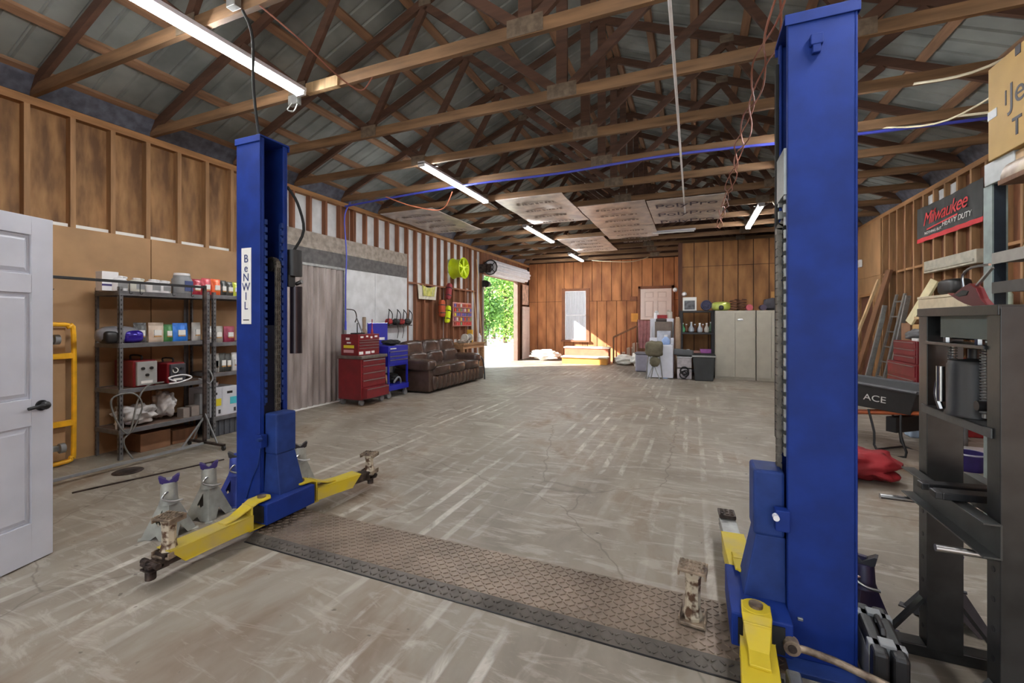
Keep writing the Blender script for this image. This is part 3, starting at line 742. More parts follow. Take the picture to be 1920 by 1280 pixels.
t = T('floor_jack', 'silver floor jack with a rusty bar handle at the foot of the right post', 'floor jack', (.50, 1.90, 0), 0)
[B().b2(q, q+.05, -.17, .06, .03, .11).build('side_frame', GALV, t, bev=.008) for q in (-.17, .02)]
B().b2(-.12, .02, -.12, .04, .04, .08).build('body', mat('jack_body', (120, 120, 122), .45, .5, .2), t, bev=.008)
for x in (-.19, .09): B().cyl((x-.015, .04, .035), (x+.015, .04, .035), .035, n=18).build('wheel', BLK, t, smooth=True)
B().lathe([(.03, .08), (.045, .10), (.045, .118)], (-.05, -.12, 0), 18).build('lift_pad', DARKST, t, smooth=True)
B().tube([(-.13, .135, .15), (.0, .12, .145), (.3, .02, .12)], .014, 10, 2).build('handle_bar', RUST, t, smooth=True)
B().cyl((-.135, .12, .15), (-.135, .16, .15), .030, n=20).build('handle_end', RUST, t, smooth=True)
B().cyl((-.135, .115, .15), (-.135, .165, .15), .016, n=14).build('end_socket', DARKST, t, smooth=True)
tag(B().ring((1.17, 2.18, .02), .085, .016, 2, 28).ring((1.18, 2.19, .05), .08, .016, 2, 28).ring((1.17, 2.18, .078), .075, .015, 2, 28).build('hose_coil', BLKR, smooth=True), 'coil of thick black hose on the floor at the foot of the shop press', 'hose')

# ============================================================ SHOP PRESS
t = T('shop_press', 'black H-frame hydraulic shop press at the right edge with a black bottle jack inside', 'press', (.93, 0, 0))
YA, YB = 2.45, 1.965
for y, s in ((YA, -1), (YB, -1)):
    b = B(); b.b2(0, .004, y-.035, y+.035, .04, 1.5).b2(0, .12, y+s*.035-.003, y+s*.035+.003, .04, 1.5).b2(.116, .12, y-.035, y+.035, .04, 1.5)
    b.build('upright', PRESS, t, bev=.002)
    b = B()
    for k in range(7): b.cyl((-.0015, y, .12+.10*k), (.001, y, .12+.10*k), .010, n=10)
    b.build('pin_hole', BLK, t)
    B().b2(-.19, .30, y-.035, y+.035, 0, .05).build('foot', PRESS, t, bev=.004)
    B().beam((-.13, y, .05), (.0, y, .24), .03, .012, (1, 0, 0)).build('foot_brace', PRESS, t); B().beam((.25, y, .05), (.12, y, .24), .03, .012, (1, 0, 0)).build('foot_brace', PRESS, t)
B().b2(-.004, .124, YB-.037, YA+.037, 1.49, 1.505).b2(-.006, .0, YB-.037, YA+.037, 1.47, 1.505).b2(.09, .096, YB+.03, YA-.04, 1.375, 1.49).build('top_beam', PRESS, t, bev=.002)
B().b2(.02, .088, YB+.05, YA-.10, 1.385, 1.485).build('crosshead_plate', mat('crosshead_grey', (84, 96, 92), .5, .3, .15, 5), t)
B().b2(-.008, .12, YB+.036, YA-.036, 1.352, 1.366).build('lower_beam', PRESS, t, bev=.002)
for y in (YA-.13, YB+.14):
    B().cyl((.03, y, 1.366), (.03, y, 1.385), .014, n=8).build('bolt', CHROME, t)
    b = B(); b.cyl((.045, y, 1.10), (.045, y, 1.352), .010, n=10)
    for k in range(22): b.ring((.045, y, 1.12+.0105*k), .013, .003, 2, 12, 5)
    b.build('return_spring', GALV, t, smooth=True)
B().b2(-.006, .0, YB+.0, YA+.0, 1.055, 1.09).b2(-.006, .12, YB+.035, YA-.035, 1.084, 1.09).b2(.114, .12, YB, YA, 1.055, 1.09).build('jack_platform', mat('platform_grey', (84, 86, 86), .45, .3, .2, 10), t, bev=.002)
bj = B(); bj.lathe([(.085, 1.092), (.085, 1.10), (.078, 1.11), (.078, 1.285), (.070, 1.30), (.03, 1.305), (.02, 1.31), (.02, 1.345)], (.055, 2.19, 0), 22)
bj = bj.build('bottle_jack', BLK, t, smooth=True)
B().tube([(-.01, 2.27, 1.10), (-.02, 2.28, 1.16), (-.012, 2.27, 1.24)], .011, 8).cyl((-.012, 2.27, 1.13), (-.012, 2.27, 1.27), .014).build('jack_lever', CHROME, bj, smooth=True)
B().cyl((-.0, 2.06, 1.15), (.03, 2.06, 1.15), .018).build('jack_valve', BLK, bj, smooth=True)
# bed: two C channels
for s, x in ((-1, -.008), (1, .165)):
    b = B(); xx = x
    b.b2(xx-.003, xx+.003, YB-.06, YA+.06, .675, .79).b2(xx-.003*0, xx+s*.045, YB-.06, YA+.06, .784, .79).b2(xx, xx+s*.045, YB-.06, YA+.06, .675, .681)
    b.build('bed_channel', mat('bed_grey', (62, 64, 63), .42, .3, .2, 10), t, bev=.001)
for y in (YA, YB): B().cyl((-.15, y+.0, .662), (.26, y, .662), .012, n=12).build('bed_pin', CHROME, t, smooth=True)
for y, z, w in ((2.22, .80, .05), (2.12, .803, .06)):
    b = B(); b.box(.06, y, z+.006, .30, w, .026, rz=.12).box(-.09, y-.02, z+.006, .03, w*.8, .026); b.build('arbor_plate', BLK, t, bev=.003)

# red handled bow saw lying on top of the press
t = T('bow_saw', 'red handled saw with a thin steel frame resting on top of the shop press', 'saw', (.99, 2.24, 1.505), -PI/2+.1); t.scale = (.82, .82, .82)
b = B(); pr = [(-.13, .075), (-.09, .060), (-.02, .095), (.03, .11), (.07, .085), (.10, .035), (.14, .0), (.06, .0), (.0, .015), (-.05, .035)]
b.prism(pr, -.016, .016, 1).build('grip', mat('saw_red', (96, 20, 26), .45, 0, .15, 9), t, bev=.006, seg=3)
B().prism([(-.07, .062), (-.015, .082), (.03, .075), (.015, .055), (-.04, .05)], -.018, .018, 1).build('grip_opening', BLK, t, bev=.003)
B().tube([(-.035, 0, .09), (-.04, 0, .155), (.02, 0, .185), (.13, 0, .185)], .006, 8, 3).beam((.05, 0, .095), (.145, 0, .17), .012, .008).build('steel_frame', CHROME, t, smooth=True)

# ============================================================ LEFT WALL: cart, shelves, rack
# yellow platform cart stood on its end against the hardboard
t = T('platform_cart', 'yellow steel platform cart frame stood upright against the tan wall, casters out', 'cart', (-5.80, 2.05, 0))
YC = mat('cart_yellow', (236, 176, 28), .45, 0, .12, 10)
b = B(); zt = 1.42; zb = .03
b.tube([(0, -.55, zt), (0, .24, zt), (0, .34, zt-.03), (0, .38, zt-.12), (0, .38, zb+.15), (0, .36, zb+.04), (0, .26, zb), (0, -.55, zb)], .022, 8, 4)
b.build('outer_frame', YC, t, smooth=True)
for z in (1.10, .42): B().b2(-.02, .02, -.55, .37, z-.028, z+.028).build('cross_bar', YC, t, bev=.003)
B().b2(-.015, .02, .06, .14, 1.10, 1.40).build('caster_bar', YC, t, bev=.003)
B().b2(-.015, .02, .10, .18, .04, .42).build('caster_bar', YC, t, bev=.003)
for y, z in ((.16, 1.27), (.20, .20)):
    B().cyl((.02, y-.05, z), (.06, y-.05, z), .022).box(.07, y, z, .06, .10, .05).build('caster_fork', GALV, t, bev=.004)
    B().cyl((.10, y+.03, z), (.10, y+.07, z), .048, n=20).build('caster_wheel', GREYP, t, smooth=True)
B().b2(-.10, -.03, -.55, .33, .05, 1.38).build('deck', HARD, t, bev=.004)
t.location = (-5.84, 2.0, 0)

XS0, XS1 = -5.95, -5.50
def shelf_unit(y0, y1, H, lev, label):
    t = T('shelving_unit', label, 'shelves', ((XS0+XS1)/2, (y0+y1)/2, 0), 0, 'dark steel shelving units')
    hw, hd = (y1-y0)/2, (XS1-XS0)/2
    for sx in (-1, 1):
        for sy in (-1, 1):
            b = B(); x, y = sx*hd, sy*hw
            b.b2(x-sx*.004, x, y-sy*.035, y, 0, H+.02).b2(x-sx*.035, x, y-sy*.004, y, 0, H+.02); 
            p = b.build('post', SHELFM, t)
            q = B(); z = .06
            while z < H: q.b2(x-sx*.0-.0012*1, x+.0012, y-sy*.024, y-sy*.014, z, z+.022).b2(x-sx*.024, x-sx*.014, y-.0012, y+.0012, z, z+.022); z += .05
            q.build('slots', BLK, p)
    for z in lev:
        s = B().b2(-hd+.005, hd-.005, -hw+.005, hw-.005, z-.014, z).build('shelf', SHELFB, t)
        b = B()
        b.b2(hd-.006, hd+.004, -hw, hw, z-.045, z+.004).b2(-hd-.004, -hd+.006, -hw, hw, z-.045, z+.004).b2(-hd, hd, hw-.006, hw+.004, z-.045, z+.004).b2(-hd, hd, -hw-.004, -hw+.006, z-.045, z+.004)
        b.build('shelf_rim', SHELFM, s, bev=.003)
    return t
L1 = [.31, .735, 1.215, 1.765]; L2 = [.25, .80, 1.18, 1.775]
shelf_unit(2.60, 3.52, 1.79, L1, 'dark steel shelving unit nearest the camera, holding white jugs and red welders')
shelf_unit(3.56, 4.32, 1.79, L2, 'dark steel shelving unit partly behind the blue post, holding coloured pouches and file boxes')

def garment_rack():
    t = T('pipe_rack', 'long black pipe rack on casters with hooks, standing before the shelves', 'rack', (-5.19, 2.6, 0))
    b = B(); b.beam((0, -1.2, 1.84), (0, .66, 1.84), .026, .026); b.build('top_bar', BLK, t, bev=.003)
    B().b2(-.016, .016, .645, .677, .06, 1.86).build('upright', DARKST, t, bev=.003)
    B().beam((0, -1.2, .05), (0, .66, .05), .03, .026).build('bottom_bar', GREYP, t, bev=.003)
    B().beam((-.28, .66, .06), (.34, .66, .06), .035, .026).build('foot', DARKST, t, bev=.003)
    B().beam((0, .66, .40), (.22, .66, .07), .018, .008, (0, 1, 0)).beam((0, .66, .40), (-.2, .66, .07), .018, .008, (0, 1, 0)).beam((0, .66, .35), (0, .42, .06), .018, .008, (1, 0, 0)).build('brace', GREYP, t)
    for x in (-.27, .33):
        B().cyl((x, .65, .0261), (x, .67, .0261), .026, n=14).box(x, .66, .045, .02, .03, .03).build('caster', BLK, t, smooth=True)
    for y in (-.64, -.06, .03, .33, .52): B().tube([(.0, y, 1.83), (.0, y, 1.74), (.0, y+.012, 1.725), (0, y+.024, 1.735)], .004, 6).build('hook', BLK, t, smooth=True)
    return t
garment_rack()

# things on the shelves ---------------------------------------------------
XF = XS1-.11
def y_at(u, X=XF): return PX(X, u, 600).y
def jug(y, z, w, h, m, label, cap=WHITEP, x=XF, lab=True):
    t = T('jug', label, 'jug', (x, y, z), 0, 'plastic jugs on the top shelf')
    B().lathe([(w*.46, 0), (w*.5, .01), (w*.5, h*.62), (w*.40, h*.82), (w*.2, h*.90), (w*.2, h*.93)], n=20, squash=(1, 1)).build('body', m, t, smooth=True)
    B().lathe([(w*.24, h*.90), (w*.24, h), (w*.20, h*1.005)], n=16).build('cap', cap, t, smooth=True)
    B().tube([(w*.1, w*.30, h*.82), (w*.1, w*.42, h*.92), (w*.05, w*.12, h*.95)], w*.06, 6).build('handle', m, t, smooth=True)
    if lab: B().b2(w*.495, w*.505, -w*.25, w*.3, h*.2, h*.55).build('paper_label', GREYP, t)
    return t
for i, (u, w, h, lb) in enumerate([(222, .155, .165, 'white jug with grey label, second item from the left on the top shelf'), (256, .145, .155, 'squat translucent white jug in the middle of the row on the top shelf'),
                                   (286, .145, .155, 'white jug with dark label, fourth item on the top shelf'), (306, .14, .15, 'white jug with no bold label just left of the grey bucket')]):
    jug(y_at(u), 1.765, w, h, WHITEP if i != 1 else mat('jug_cream', (206, 206, 196), .4, 0, .05), lb)
t = T('carton', 'tall white carton with a thin purple band at the left end of the top shelf', 'carton', (XF-.03, y_at(204), 1.765), 0)
B().b2(-.06, .06, -.07, .07, 0, .20).build('box', WHITEP, t, bev=.003); B().b2(.0595, .0615, -.071, .071, .05, .07).build('band', PURP, t)
t = T('bucket', 'grey plastic bucket with a white screw lid on the top shelf', 'bucket', (XF, y_at(341), 1.765))
B().lathe([(.09, 0), (.10, .02), (.10, .18), (.085, .20), (.085, .225)], n=24).build('body', GREYP, t, smooth=True)
B().lathe([(.08, .225), (.08, .25), (.075, .253)], n=24).build('lid', WHITEP, t, smooth=True)
B().box(.097, .02, .10, .012, .09, .12).build('paper_label', mat('label_blue', (60, 74, 120), .6, 0, 0), t)

def pouch(y, z, w, h, c, label, x=XF, rz=0, grp='stand-up pouches on the steel shelves'):
    t = T('pouch', label, 'pouch', (x, y, z), rz, grp)
    m = mat('foil_%d_%d_%d' % c, c, .28, .15, .15, 9, .1)
    b = B(); n = 10; vs = []; rows = [(0, .035), (.02, .045), (h*.45, .038), (h*.8, .016), (h*.93, .004), (h, .003)]
    for zz, d in rows:
        for k in range(n):
            yy = -w/2+w*k/(n-1); dd = d*max(.12, math.sin(PI*(k+.4)/(n-.2)))**.6; vs.append((dd*(1+.15*math.sin(k*2.1+zz*40)), yy, zz))
        for k in range(n):
            yy = w/2-w*k/(n-1); dd = d*max(.12, math.sin(PI*(k+.4)/(n-.2)))**.6; vs.append((-dd, yy, zz))
    N = 2*n; fs = [(j*N+i, j*N+(i+1) % N, (j+1)*N+(i+1) % N, (j+1)*N+i) for j in range(len(rows)-1) for i in range(N)]
    fs += [tuple(range(N))[::-1], tuple(range((len(rows)-1)*N, len(rows)*N))]
    b.add(vs, fs).build('bag', m, t, smooth=True, ang=50)
    B().b2(.034, .046, -w*.24, w*.24, h*.34, h*.62).build('paper_label', WHT, t)
    B().b2(.036, .047, -w*.24, w*.24, h*.27, h*.32).build('label_strip', mat('label_tan', (200, 150, 90), .6, 0, 0), t)
    return t
P1 = [(367, .13, .20, (160, 44, 60), 'crimson foil pouch leaning furthest left on the top shelf, next to the grey bucket'),
      (386, .11, .21, (190, 70, 80), 'pinkish red pouch second in the row on the top shelf'),
      (404, .12, .21, (226, 96, 44), 'orange pouch on the top shelf between red and black pouches'),
      (417, .09, .20, (50, 52, 50), 'matte black pouch on the top shelf next to the orange one'),
      (429, .11, .19, (62, 62, 58), 'shiny black pouch on the top shelf with bright creases'),
      (441, .10, .19, (190, 200, 70), 'yellow-green pouch at the right end of the top shelf')]
for u, w, h, c, lb in P1: pouch(y_at(u), 1.765 if u < 372 else 1.775, w, h, c, lb)
P2 = [(262, .12, .22, (90, 92, 92), 'silver and black pouch right of the welding mask on the second shelf'), (292, .15, .22, (206, 190, 172), 'clear pouch filled with tan powder on the second shelf'),
      (314, .10, .20, (70, 130, 76), 'green pouch on the second shelf'), (337, .16, .215, (44, 120, 214), 'bright blue pouch on the second shelf'),
      (367, .10, .22, (190, 190, 186), 'pale grey pouch behind the shelf posts on the second shelf'), (392, .09, .21, (214, 214, 210), 'white pouch just right of the black upright'),
      (407, .13, .21, (170, 168, 160), 'grey pouch with a small tan tag on the second shelf'), (429, .14, .205, (146, 50, 76), 'maroon pouch on the second shelf beside the blue post')]
for u, w, h, c, lb in P2: pouch(y_at(u), 1.215 if u < 372 else 1.18, w, h, c, lb)
P3 = [(370, .12, .24, (150, 150, 148), 'grey pouch slumped against the shelf post on the third shelf', .80), (398, .13, .24, (176, 176, 172), 'crinkled silver pouch with orange label on the third shelf', .80),
      (416, .10, .24, (70, 72, 68), 'dark grey pouch on the third shelf', .80), (426, .09, .23, (58, 60, 58), 'black pouch on the third shelf, next to the blue post', .80), (440, .09, .24, (200, 200, 196), 'white pouch at the right end of the third shelf', .80)]
for u, w, h, c, lb, z in P3: pouch(max(y_at(u), 3.64), z, w, h, c, lb)
# welding mask
t = T('welding_mask', 'grey and black welding mask with a glossy violet visor on the second shelf', 'mask', (XF-.02, y_at(226), 1.215), 0)
B().ell((0, -.02, .09), (.22, .36, .19), .75, nz=.04).build('shell', mat('mask_grey', (116, 116, 122), .4, 0, .2, 5), t, smooth=True)
B().ell((.03, .08, .07), (.20, .20, .14), .6).build('visor', mat('visor_violet', (52, 34, 150), .12, .3, .3, 10), t, smooth=True)
B().ell((.03, -.11, .07), (.19, .13, .14), .6).build('face_mask', BLK, t, smooth=True)
# welders
def welder(y, w, h, d, label, face):
    t = T('welder', label, 'welder', (XS1-.20, y, .735), 0, None)
    B().b2(-d/2, d/2-.02, -w/2, w/2, 0, h).build('case', REDM, t, bev=.014, seg=3)
    B().b2(d/2-.02, d/2+.012, -w/2+.02, w/2-.01, .02, h-.015).build('front_panel', face, t, bev=.006)
    b = B().tube([(-d*.25, 0, h-.002), (-d*.25, 0, h+.045), (d*.25, 0, h+.045), (d*.25, 0, h-.002)], .010, 8, 3); b.build('carry_handle', BLK, t, smooth=True)
    for i, (yy, zz) in enumerate(((-.04, h*.7), (.04, h*.7), (0, h*.45))): B().cyl((d/2+.01, yy, zz), (d/2+.03, yy, zz), .016).build('dial', BLK, t, smooth=True)
    B().b2(d/2+.011, d/2+.014, -w*.25, w*.25, h*.14, h*.24).build('rating_label', WHT, t)
    return t
welder(y_at(258)+.03, .22, .29, .38, 'large red welder with a grey control panel on the shelf below the mask', mat('panel_grey', (152, 154, 152), .5, 0, .08))
t = welder(y_at(318)+.03, .19, .235, .36, 'smaller red welder with dark front and round white emblem', mat('panel_dark', (56, 56, 62), .5, 0, .15))
B().ring((.20, -.03, .15), .026, .006, 0, 20).build('emblem', WHT, t)
zz = .735
tag(B().tube([(-5.44, 2.98, zz+.04), (-5.40, 2.80, zz+.02), (-5.38, 2.70, .60), (-5.36, 2.62, .30), (-5.40, 2.54, .42), (-5.42, 2.50, .66), (-5.38, 2.66, .70), (-5.37, 2.74, .56), (-5.36, 2.66, .34), (-5.38, 2.58, .22), (-5.36, 2.66, .015), (-5.30, 2.74, .015)], .008, 8, 6).build('welding_cable', mat('cable_grey', (104, 104, 100), .6, 0, .1), smooth=True), 'grey looped welding cable hanging from the shelf corner to the floor', 'cable')
tag(B().tube([(-5.43, 3.10, zz+.03), (-5.42, 3.02, zz+.08), (-5.42, 3.16, zz+.10), (-5.42, 3.26, zz+.06), (-5.42, 3.14, zz+.02), (-5.42, 3.02, zz+.015)], .008, 8, 6).build('welding_hose', WHITEP, smooth=True), 'pale looped hose lying in front of the large red welder', 'hose')
tag(B().tube([(-5.46, 3.36, zz+.03), (-5.44, 3.42, zz+.0), (-5.42, 3.46, zz-.04), (-5.45, 3.52, zz+.02), (-5.5, 3.50, zz+.12), (-5.55, 3.46, zz+.02)], .008, 8, 6).build('ground_clamp_lead', GREYP, smooth=True), 'thin grey lead dangling off the right end of the welder shelf', 'cable')
# bottom shelf bags and boxes
PLB = mat('plastic_sheet', (192, 190, 190), .35, 0, .2, 6, .3)
def lump(name, c, sz, m, label, cat, nz=.35, seed=1, e=.8, rz=0, group=None, fr=2.4):
    b = B().ell((0, 0, 0), sz, e, 36, 22, nz, seed, R=Matrix.Rotation(rz, 3, 'Z'), fr=fr)
    zmin = min(v[2] for v in b.v); b.xf(Matrix.Translation((c[0], c[1], c[2]-zmin)))
    return tag(b.build(name, m, smooth=True, ang=80), label, cat, group)
lump('plastic_bag', (-5.66, 2.83, .31), (.26, .32, .20), PLB, 'crumpled white plastic bag at the left of the lowest shelf', 'bag', .55, 3)
lump('plastic_bag', (-5.70, 3.12, .31), (.26, .17, .27), PLB, 'taller white plastic bundle behind the crumpled bag on the lowest shelf', 'bag', .5, 8)
tag(B().lathe([(.035, 0), (.037, .11), (.02, .13), (.02, .15)], (-5.62, 2.66, .31), 14).build('spray_bottle', WHITEP, smooth=True), 'small white bottle at the left corner of the lowest shelf', 'bottle')
tag(B().b2(-5.66, -5.54, 3.24, 3.31, .31, .42).build('small_box', mat('box_grey', (128, 118, 112), .8, 0, .1), bev=.002), 'small grey carton on the lowest shelf, left one of the pair', 'box')
tag(B().b2(-5.66, -5.54, 3.33, 3.42, .31, .43).build('small_box', mat('box_grey', (128, 118, 112), .8, 0, .1), bev=.002), 'small grey carton on the lowest shelf, right one of the pair', 'box')
tag(B().b2(-5.68, -5.56, 3.44, 3.50, .31, .56).build('angle_bracket', GREYP, bev=.004), 'slim grey upright bracket at the right end of the lowest shelf', 'bracket')
def file_box(y, w, label, c, z=.25):
    t = T('file_box', label, 'box', (XS1-.21, y, z), 0, None)
    B().b2(-.17, .17, -w/2, w/2, 0, .36).build('carton', mat('carton_white', (196, 198, 204), .8, 0, .06, 5), t, bev=.003)
    B().b2(.169, .172, -.035, .035, .27, .30).build('hand_hole', BLK, t)
    B().b2(.1695, .173, w*.02, w*.42, .13, .22).build('sticker', c, t)
    B().b2(.1695, .173, w*.25, w*.38, .03, .08).build('barcode', INK, t)
file_box(y_at(399, -5.54)+.02, .20, 'white file box with a yellow sticker on the lowest shelf of the far unit', mat('sticker_yellow', (216, 200, 40), .6, 0, 0))
file_box(y_at(428, -5.54)+.02, .21, 'white file box with a teal sticker on the lowest shelf of the far unit', mat('sticker_teal', (70, 180, 190), .6, 0, 0))
tag(B().lathe([(.08, 0), (.095, .01), (.105, .40), (.095, .405), (.085, .02)], (-5.82, 3.71, .25), 24).build('bin', WHITEP, smooth=True), 'pale plastic bin behind the shelf uprights beside the file boxes', 'bin')
t = T('storage_tote', 'dark ribbed storage tote on the floor under the far shelving unit', 'tote', (-5.74, 3.95, 0))
b = B().b2(-.2, .2, -.33, .33, 0, .20); 
for i in range(9): b.b2(.2, .212, -.30+.07*i, -.275+.07*i, .01, .19)
b.build('tub', mat('tote_grey', (70, 72, 78), .6, 0, .1), t, bev=.004)
tag(B().b2(-5.92, -5.62, 2.85, 3.15, 0, .20).build('cardboard_box', CARDD, bev=.004), 'brown cardboard box on the floor under the near shelving unit', 'box')
tag(B().b2(-5.92, -5.64, 3.18, 3.46, 0, .16).build('wooden_block', W_BR, bev=.004), 'reddish brown low box at the right under the near shelving unit', 'box')
tag(B().lathe([(.11, 0), (.12, .005), (.11, .012), (.03, .016)], (G(240, 884).x, G(240, 884).y, 0), 24).build('floor_disc', DARKST, smooth=True), 'flat dark round lid lying on the floor in front of the shelves', 'lid')
a = G(135, 925); c = G(420, 862)
tag(B().beam((a.x, a.y, .006), (c.x, c.y, .006), .02, .010).build('floor_strip', DARKST), 'thin dark metal strip lying on the floor in front of the pipe rack', 'strip')

# corrugated sliding panel over the side opening
t = T('corrugated_curtain', 'tall grey corrugated translucent panel hanging beside the blue post', 'panel', (XL+.06, 5.2, 0))
b = B(); n = 150; vs = []
for i in range(n+1):
    y = -.92+1.92*i/n; x = .018*math.sin(i*.62)+.01*math.sin(i*.17)
    vs += [(x, y, .02), (x, y, 2.38), (x-.004, y, 2.38), (x-.004, y, .02)]
b.add(vs, [(i*4+k, i*4+(k+1) % 4, i*4+4+(k+1) % 4, i*4+4+k) for i in range(n) for k in range(4)])
b.build('corrugated_sheet', mat('corrugated_grey', (138, 126, 120), .4, .1, .25, 2.5, .02, (1, 3, .4), c2=(166, 156, 152)), t, smooth=True)
B().b2(-.02, .02, -.95, 1.02, 2.385, 2.425).build('track', GALV, t)
B().b2(-.015, .015, 1.0, 1.06, .0, 2.40).build('edge_post', GALV, t)
tag(B().b2(XL+.03, XL+.10, 4.3, 6.3, 0, .018).build('threshold', WHT), 'pale strip on the floor under the corrugated panel', 'strip')

# blue air hose and the wall reel hook
a = PX(XL+.12, 655, 380); c = PX(XL+.12, 648, 602)
tag(B().tube([(a.x+.02, a.y, a.z), (a.x, a.y-.12, a.z-.3), (c.x, c.y+.02, 2.7), (c.x, c.y, 2.1), (c.x, c.y, c.z)], .012, 8, 6).cyl((c.x, c.y, c.z), (c.x, c.y, c.z-.16), .018).build('air_hose', SKY_B, smooth=True), 'blue air hose hanging down the white wall above the red tool chest', 'hose')
tag(B().tube([(c.x+.01, c.y+.02, c.z+.22), (c.x+.02, c.y+.2, c.z+.2), (c.x+.02, c.y+.26, c.z+.08), (c.x+.02, c.y+.22, c.z-.02)], .010, 8, 6).build('hose_hook', DARKST, smooth=True), 'dark curved hook beside the end of the blue air hose', 'hook')
tag(B().tube([(-5.9, 6.2, 3.56), (-4.6, 6.16, 3.60), (-3.2, 6.15, 3.63), (-1.8, 6.16, 3.62), (-.3, 6.15, 3.66), (1.4, 6.15, 3.61), (3.4, 6.15, 3.58)], .018, 8, 5).build('ceiling_hose', SKY_B, smooth=True), 'blue hose running across the shop along the fifth truss', 'hose')
# ============================================================ TOOL CHESTS, SOFA, BENCH (left, middle)
t = T('tool_cabinet', 'tall red rolling tool cabinet with its bottom drawer ajar', 'tool cabinet', (-5.46, 6.16, 0))
B().b2(-.25, .25, -.32, .32, .10, .80).build('body', REDM, t, bev=.006)
B().b2(-.27, .28, -.34, .34, .80, .855).build('top_rim', mat('rim_steel', (120, 112, 106), .35, .6, .2), t, bev=.008)
for i, (z0, z1, o) in enumerate(((.70, .785, 0), (.575, .69, 0), (.45, .565, 0), (.32, .44, 0), (.13, .30, .09))):
    d = B().b2(.25+o-(.3 if o else 0), .262+o, -.29, .29, z0, z1).build('drawer', REDM, t, bev=.003)
    B().b2(.262+o, .272+o, -.28, .28, z1-.022, z1-.008).build('drawer_pull', CHROME if i else GREYP, d)
for x in (-.2, .2):
    for y in (-.26, .26): B().cyl((x-.02, y, .05), (x+.02, y, .05), .05, n=18).box(x, y, .088, .05, .05, .03).build('caster', mat('caster_grey', (120, 120, 122), .5, 0, .1), t, smooth=True)
t = T('tool_chest', 'red top chest covered with stickers, standing on the red rolling cabinet', 'tool chest', (-5.47, 6.12, .855))
B().b2(-.19, .19, -.27, .27, 0, .37).build('body', REDM, t, bev=.006)
for i, (z0, z1) in enumerate(((.24, .27), (.19, .23), (.14, .18), (.09, .13))):
    d = B().b2(.19, .197, -.25, .25, z0, z1).build('drawer', REDM, t, bev=.002); B().b2(.197, .207, -.25, .25, z1-.012, z1-.002).build('drawer_pull', CHROME, d)
for (y, z, w, h) in ((-.20, .045, .10, .05), (-.03, .045, .12, .045), (.10, .05, .08, .04), (-.18, .32, .07, .03), (-.05, .33, .05, .03), (.06, .31, .05, .035), (.18, .325, .07, .03)):
    B().b2(.19, .1925, y-w/2, y+w/2, z-h/2, z+h/2).build('sticker', WHT, t)
B().b2(-.13, .10, -.2725, -.27, .13, .18).build('sticker', mat('sticker_yellow', (216, 200, 40)), t)
B().b2(-.13, .09, -.2725, -.27, .05, .10).build('sticker', mat('sticker_pink', (200, 150, 156), .6, 0, 0), t)
B().b2(-.08, .0, -.2725, -.27, .27, .31).b2(-.06, .03, -.273, -.27, .21, .235).build('sticker', WHT, t)
tag(B().lathe([(.05, 0), (.055, .02), (.03, .10), (.035, .26), (.03, .30)], (-5.46, 6.20, 1.225), 12).build('brush_holder', mat('tan_tool', (136, 118, 100), .7, 0, .2), smooth=True), 'tan worn upright tool standing on the red top chest', 'tool')
tag(B().cyl((-5.44, 6.14, 1.235), (-5.44, 5.98, 1.52), .012).build('chisel', GREYP, smooth=True), 'grey rod leaning on the tan tool on the red chest', 'tool')
tag(B().cyl((-5.40, 5.96, 1.225), (-5.40, 5.96, 1.42), .009).box(-5.40, 5.97, 1.237, .14, .2, .02).build('hand_pump', BLK, smooth=True), 'black tool with upright pin on the left of the red chest', 'tool')
tag(B().lathe([(.03, 0), (.02, .03), (.02, .06), (.008, .09), (.008, .26)], (-5.40, 6.34, 1.225), 12).build('grease_gun', REDD, smooth=True), 'small red and grey tool at the right of the red chest', 'tool')
# blue cart
t = T('tool_cart', 'blue three-drawer tool cart with its lid up and an open lower shelf', 'tool cart', (-5.48, 6.90, 0))
B().b2(-.24, .24, -.30, .30, .60, .98).build('drawer_box', BLUEM, t, bev=.006)
for z0, z1 in ((.80, .88), (.73, .79), (.64, .72)):
    d = B().b2(.24, .25, -.27, .27, z0, z1).build('drawer', BLUEM, t, bev=.002); B().b2(.25, .26, -.27, .27, z1-.014, z1).build('drawer_pull', CHROME, d)
b = B()
B().b2(-.24, .26, -.30, .30, .14, .24).build('lower_tray', BLUEM, t, bev=.006)
for x in (-.225, .225):
    for y in (-.285, .285): B().b2(x-.015, x+.015, y-.015, y+.015, .24, .60).build('corner_post', BLUEM, t)
B().b2(.24, .2515, -.25, -.08, .92, .94).build('name_strip', WHT, t)
B().b2(-.26, -.24, -.30, .26, .98, 1.42).box(-.16, .27, 1.10, .02, .02, .2) and B().b2(-.26, -.24, -.30, .28, .98, 1.42).build('raised_lid', BLUEM, t, bev=.008)
B().b2(-.239, -.236, .02, .18, 1.08, 1.13).build('lid_label', WHT, t)
for x in (-.2, .2):
    for y in (-.25, .25): B().cyl((x-.018, y, .055), (x+.018, y, .055), .055, n=18).box(x, y, .105, .05, .05, .07).build('caster', mat('caster_grey', (120, 120, 122)), t, smooth=True)
lump('tool_bag', (-5.50, 6.98, .24), (.26, .30, .17), BLKR, 'dark pile of tools on the lower shelf of the blue cart', 'tool', .4, 5)
tag(B().box(-5.40, 6.74, .335, .03, .05, .20, rx=.35).build('hand_plane', W_LT), 'tan wooden piece leaning on the lower shelf of the blue cart', 'tool')
tag(B().tube([(-5.34, 6.88, .26), (-5.3, 6.95, .36), (-5.32, 7.05, .33), (-5.34, 7.10, .25)], .02, 8).build('drill', GREYP, smooth=True), 'grey power tool on the lower shelf of the blue cart', 'tool')
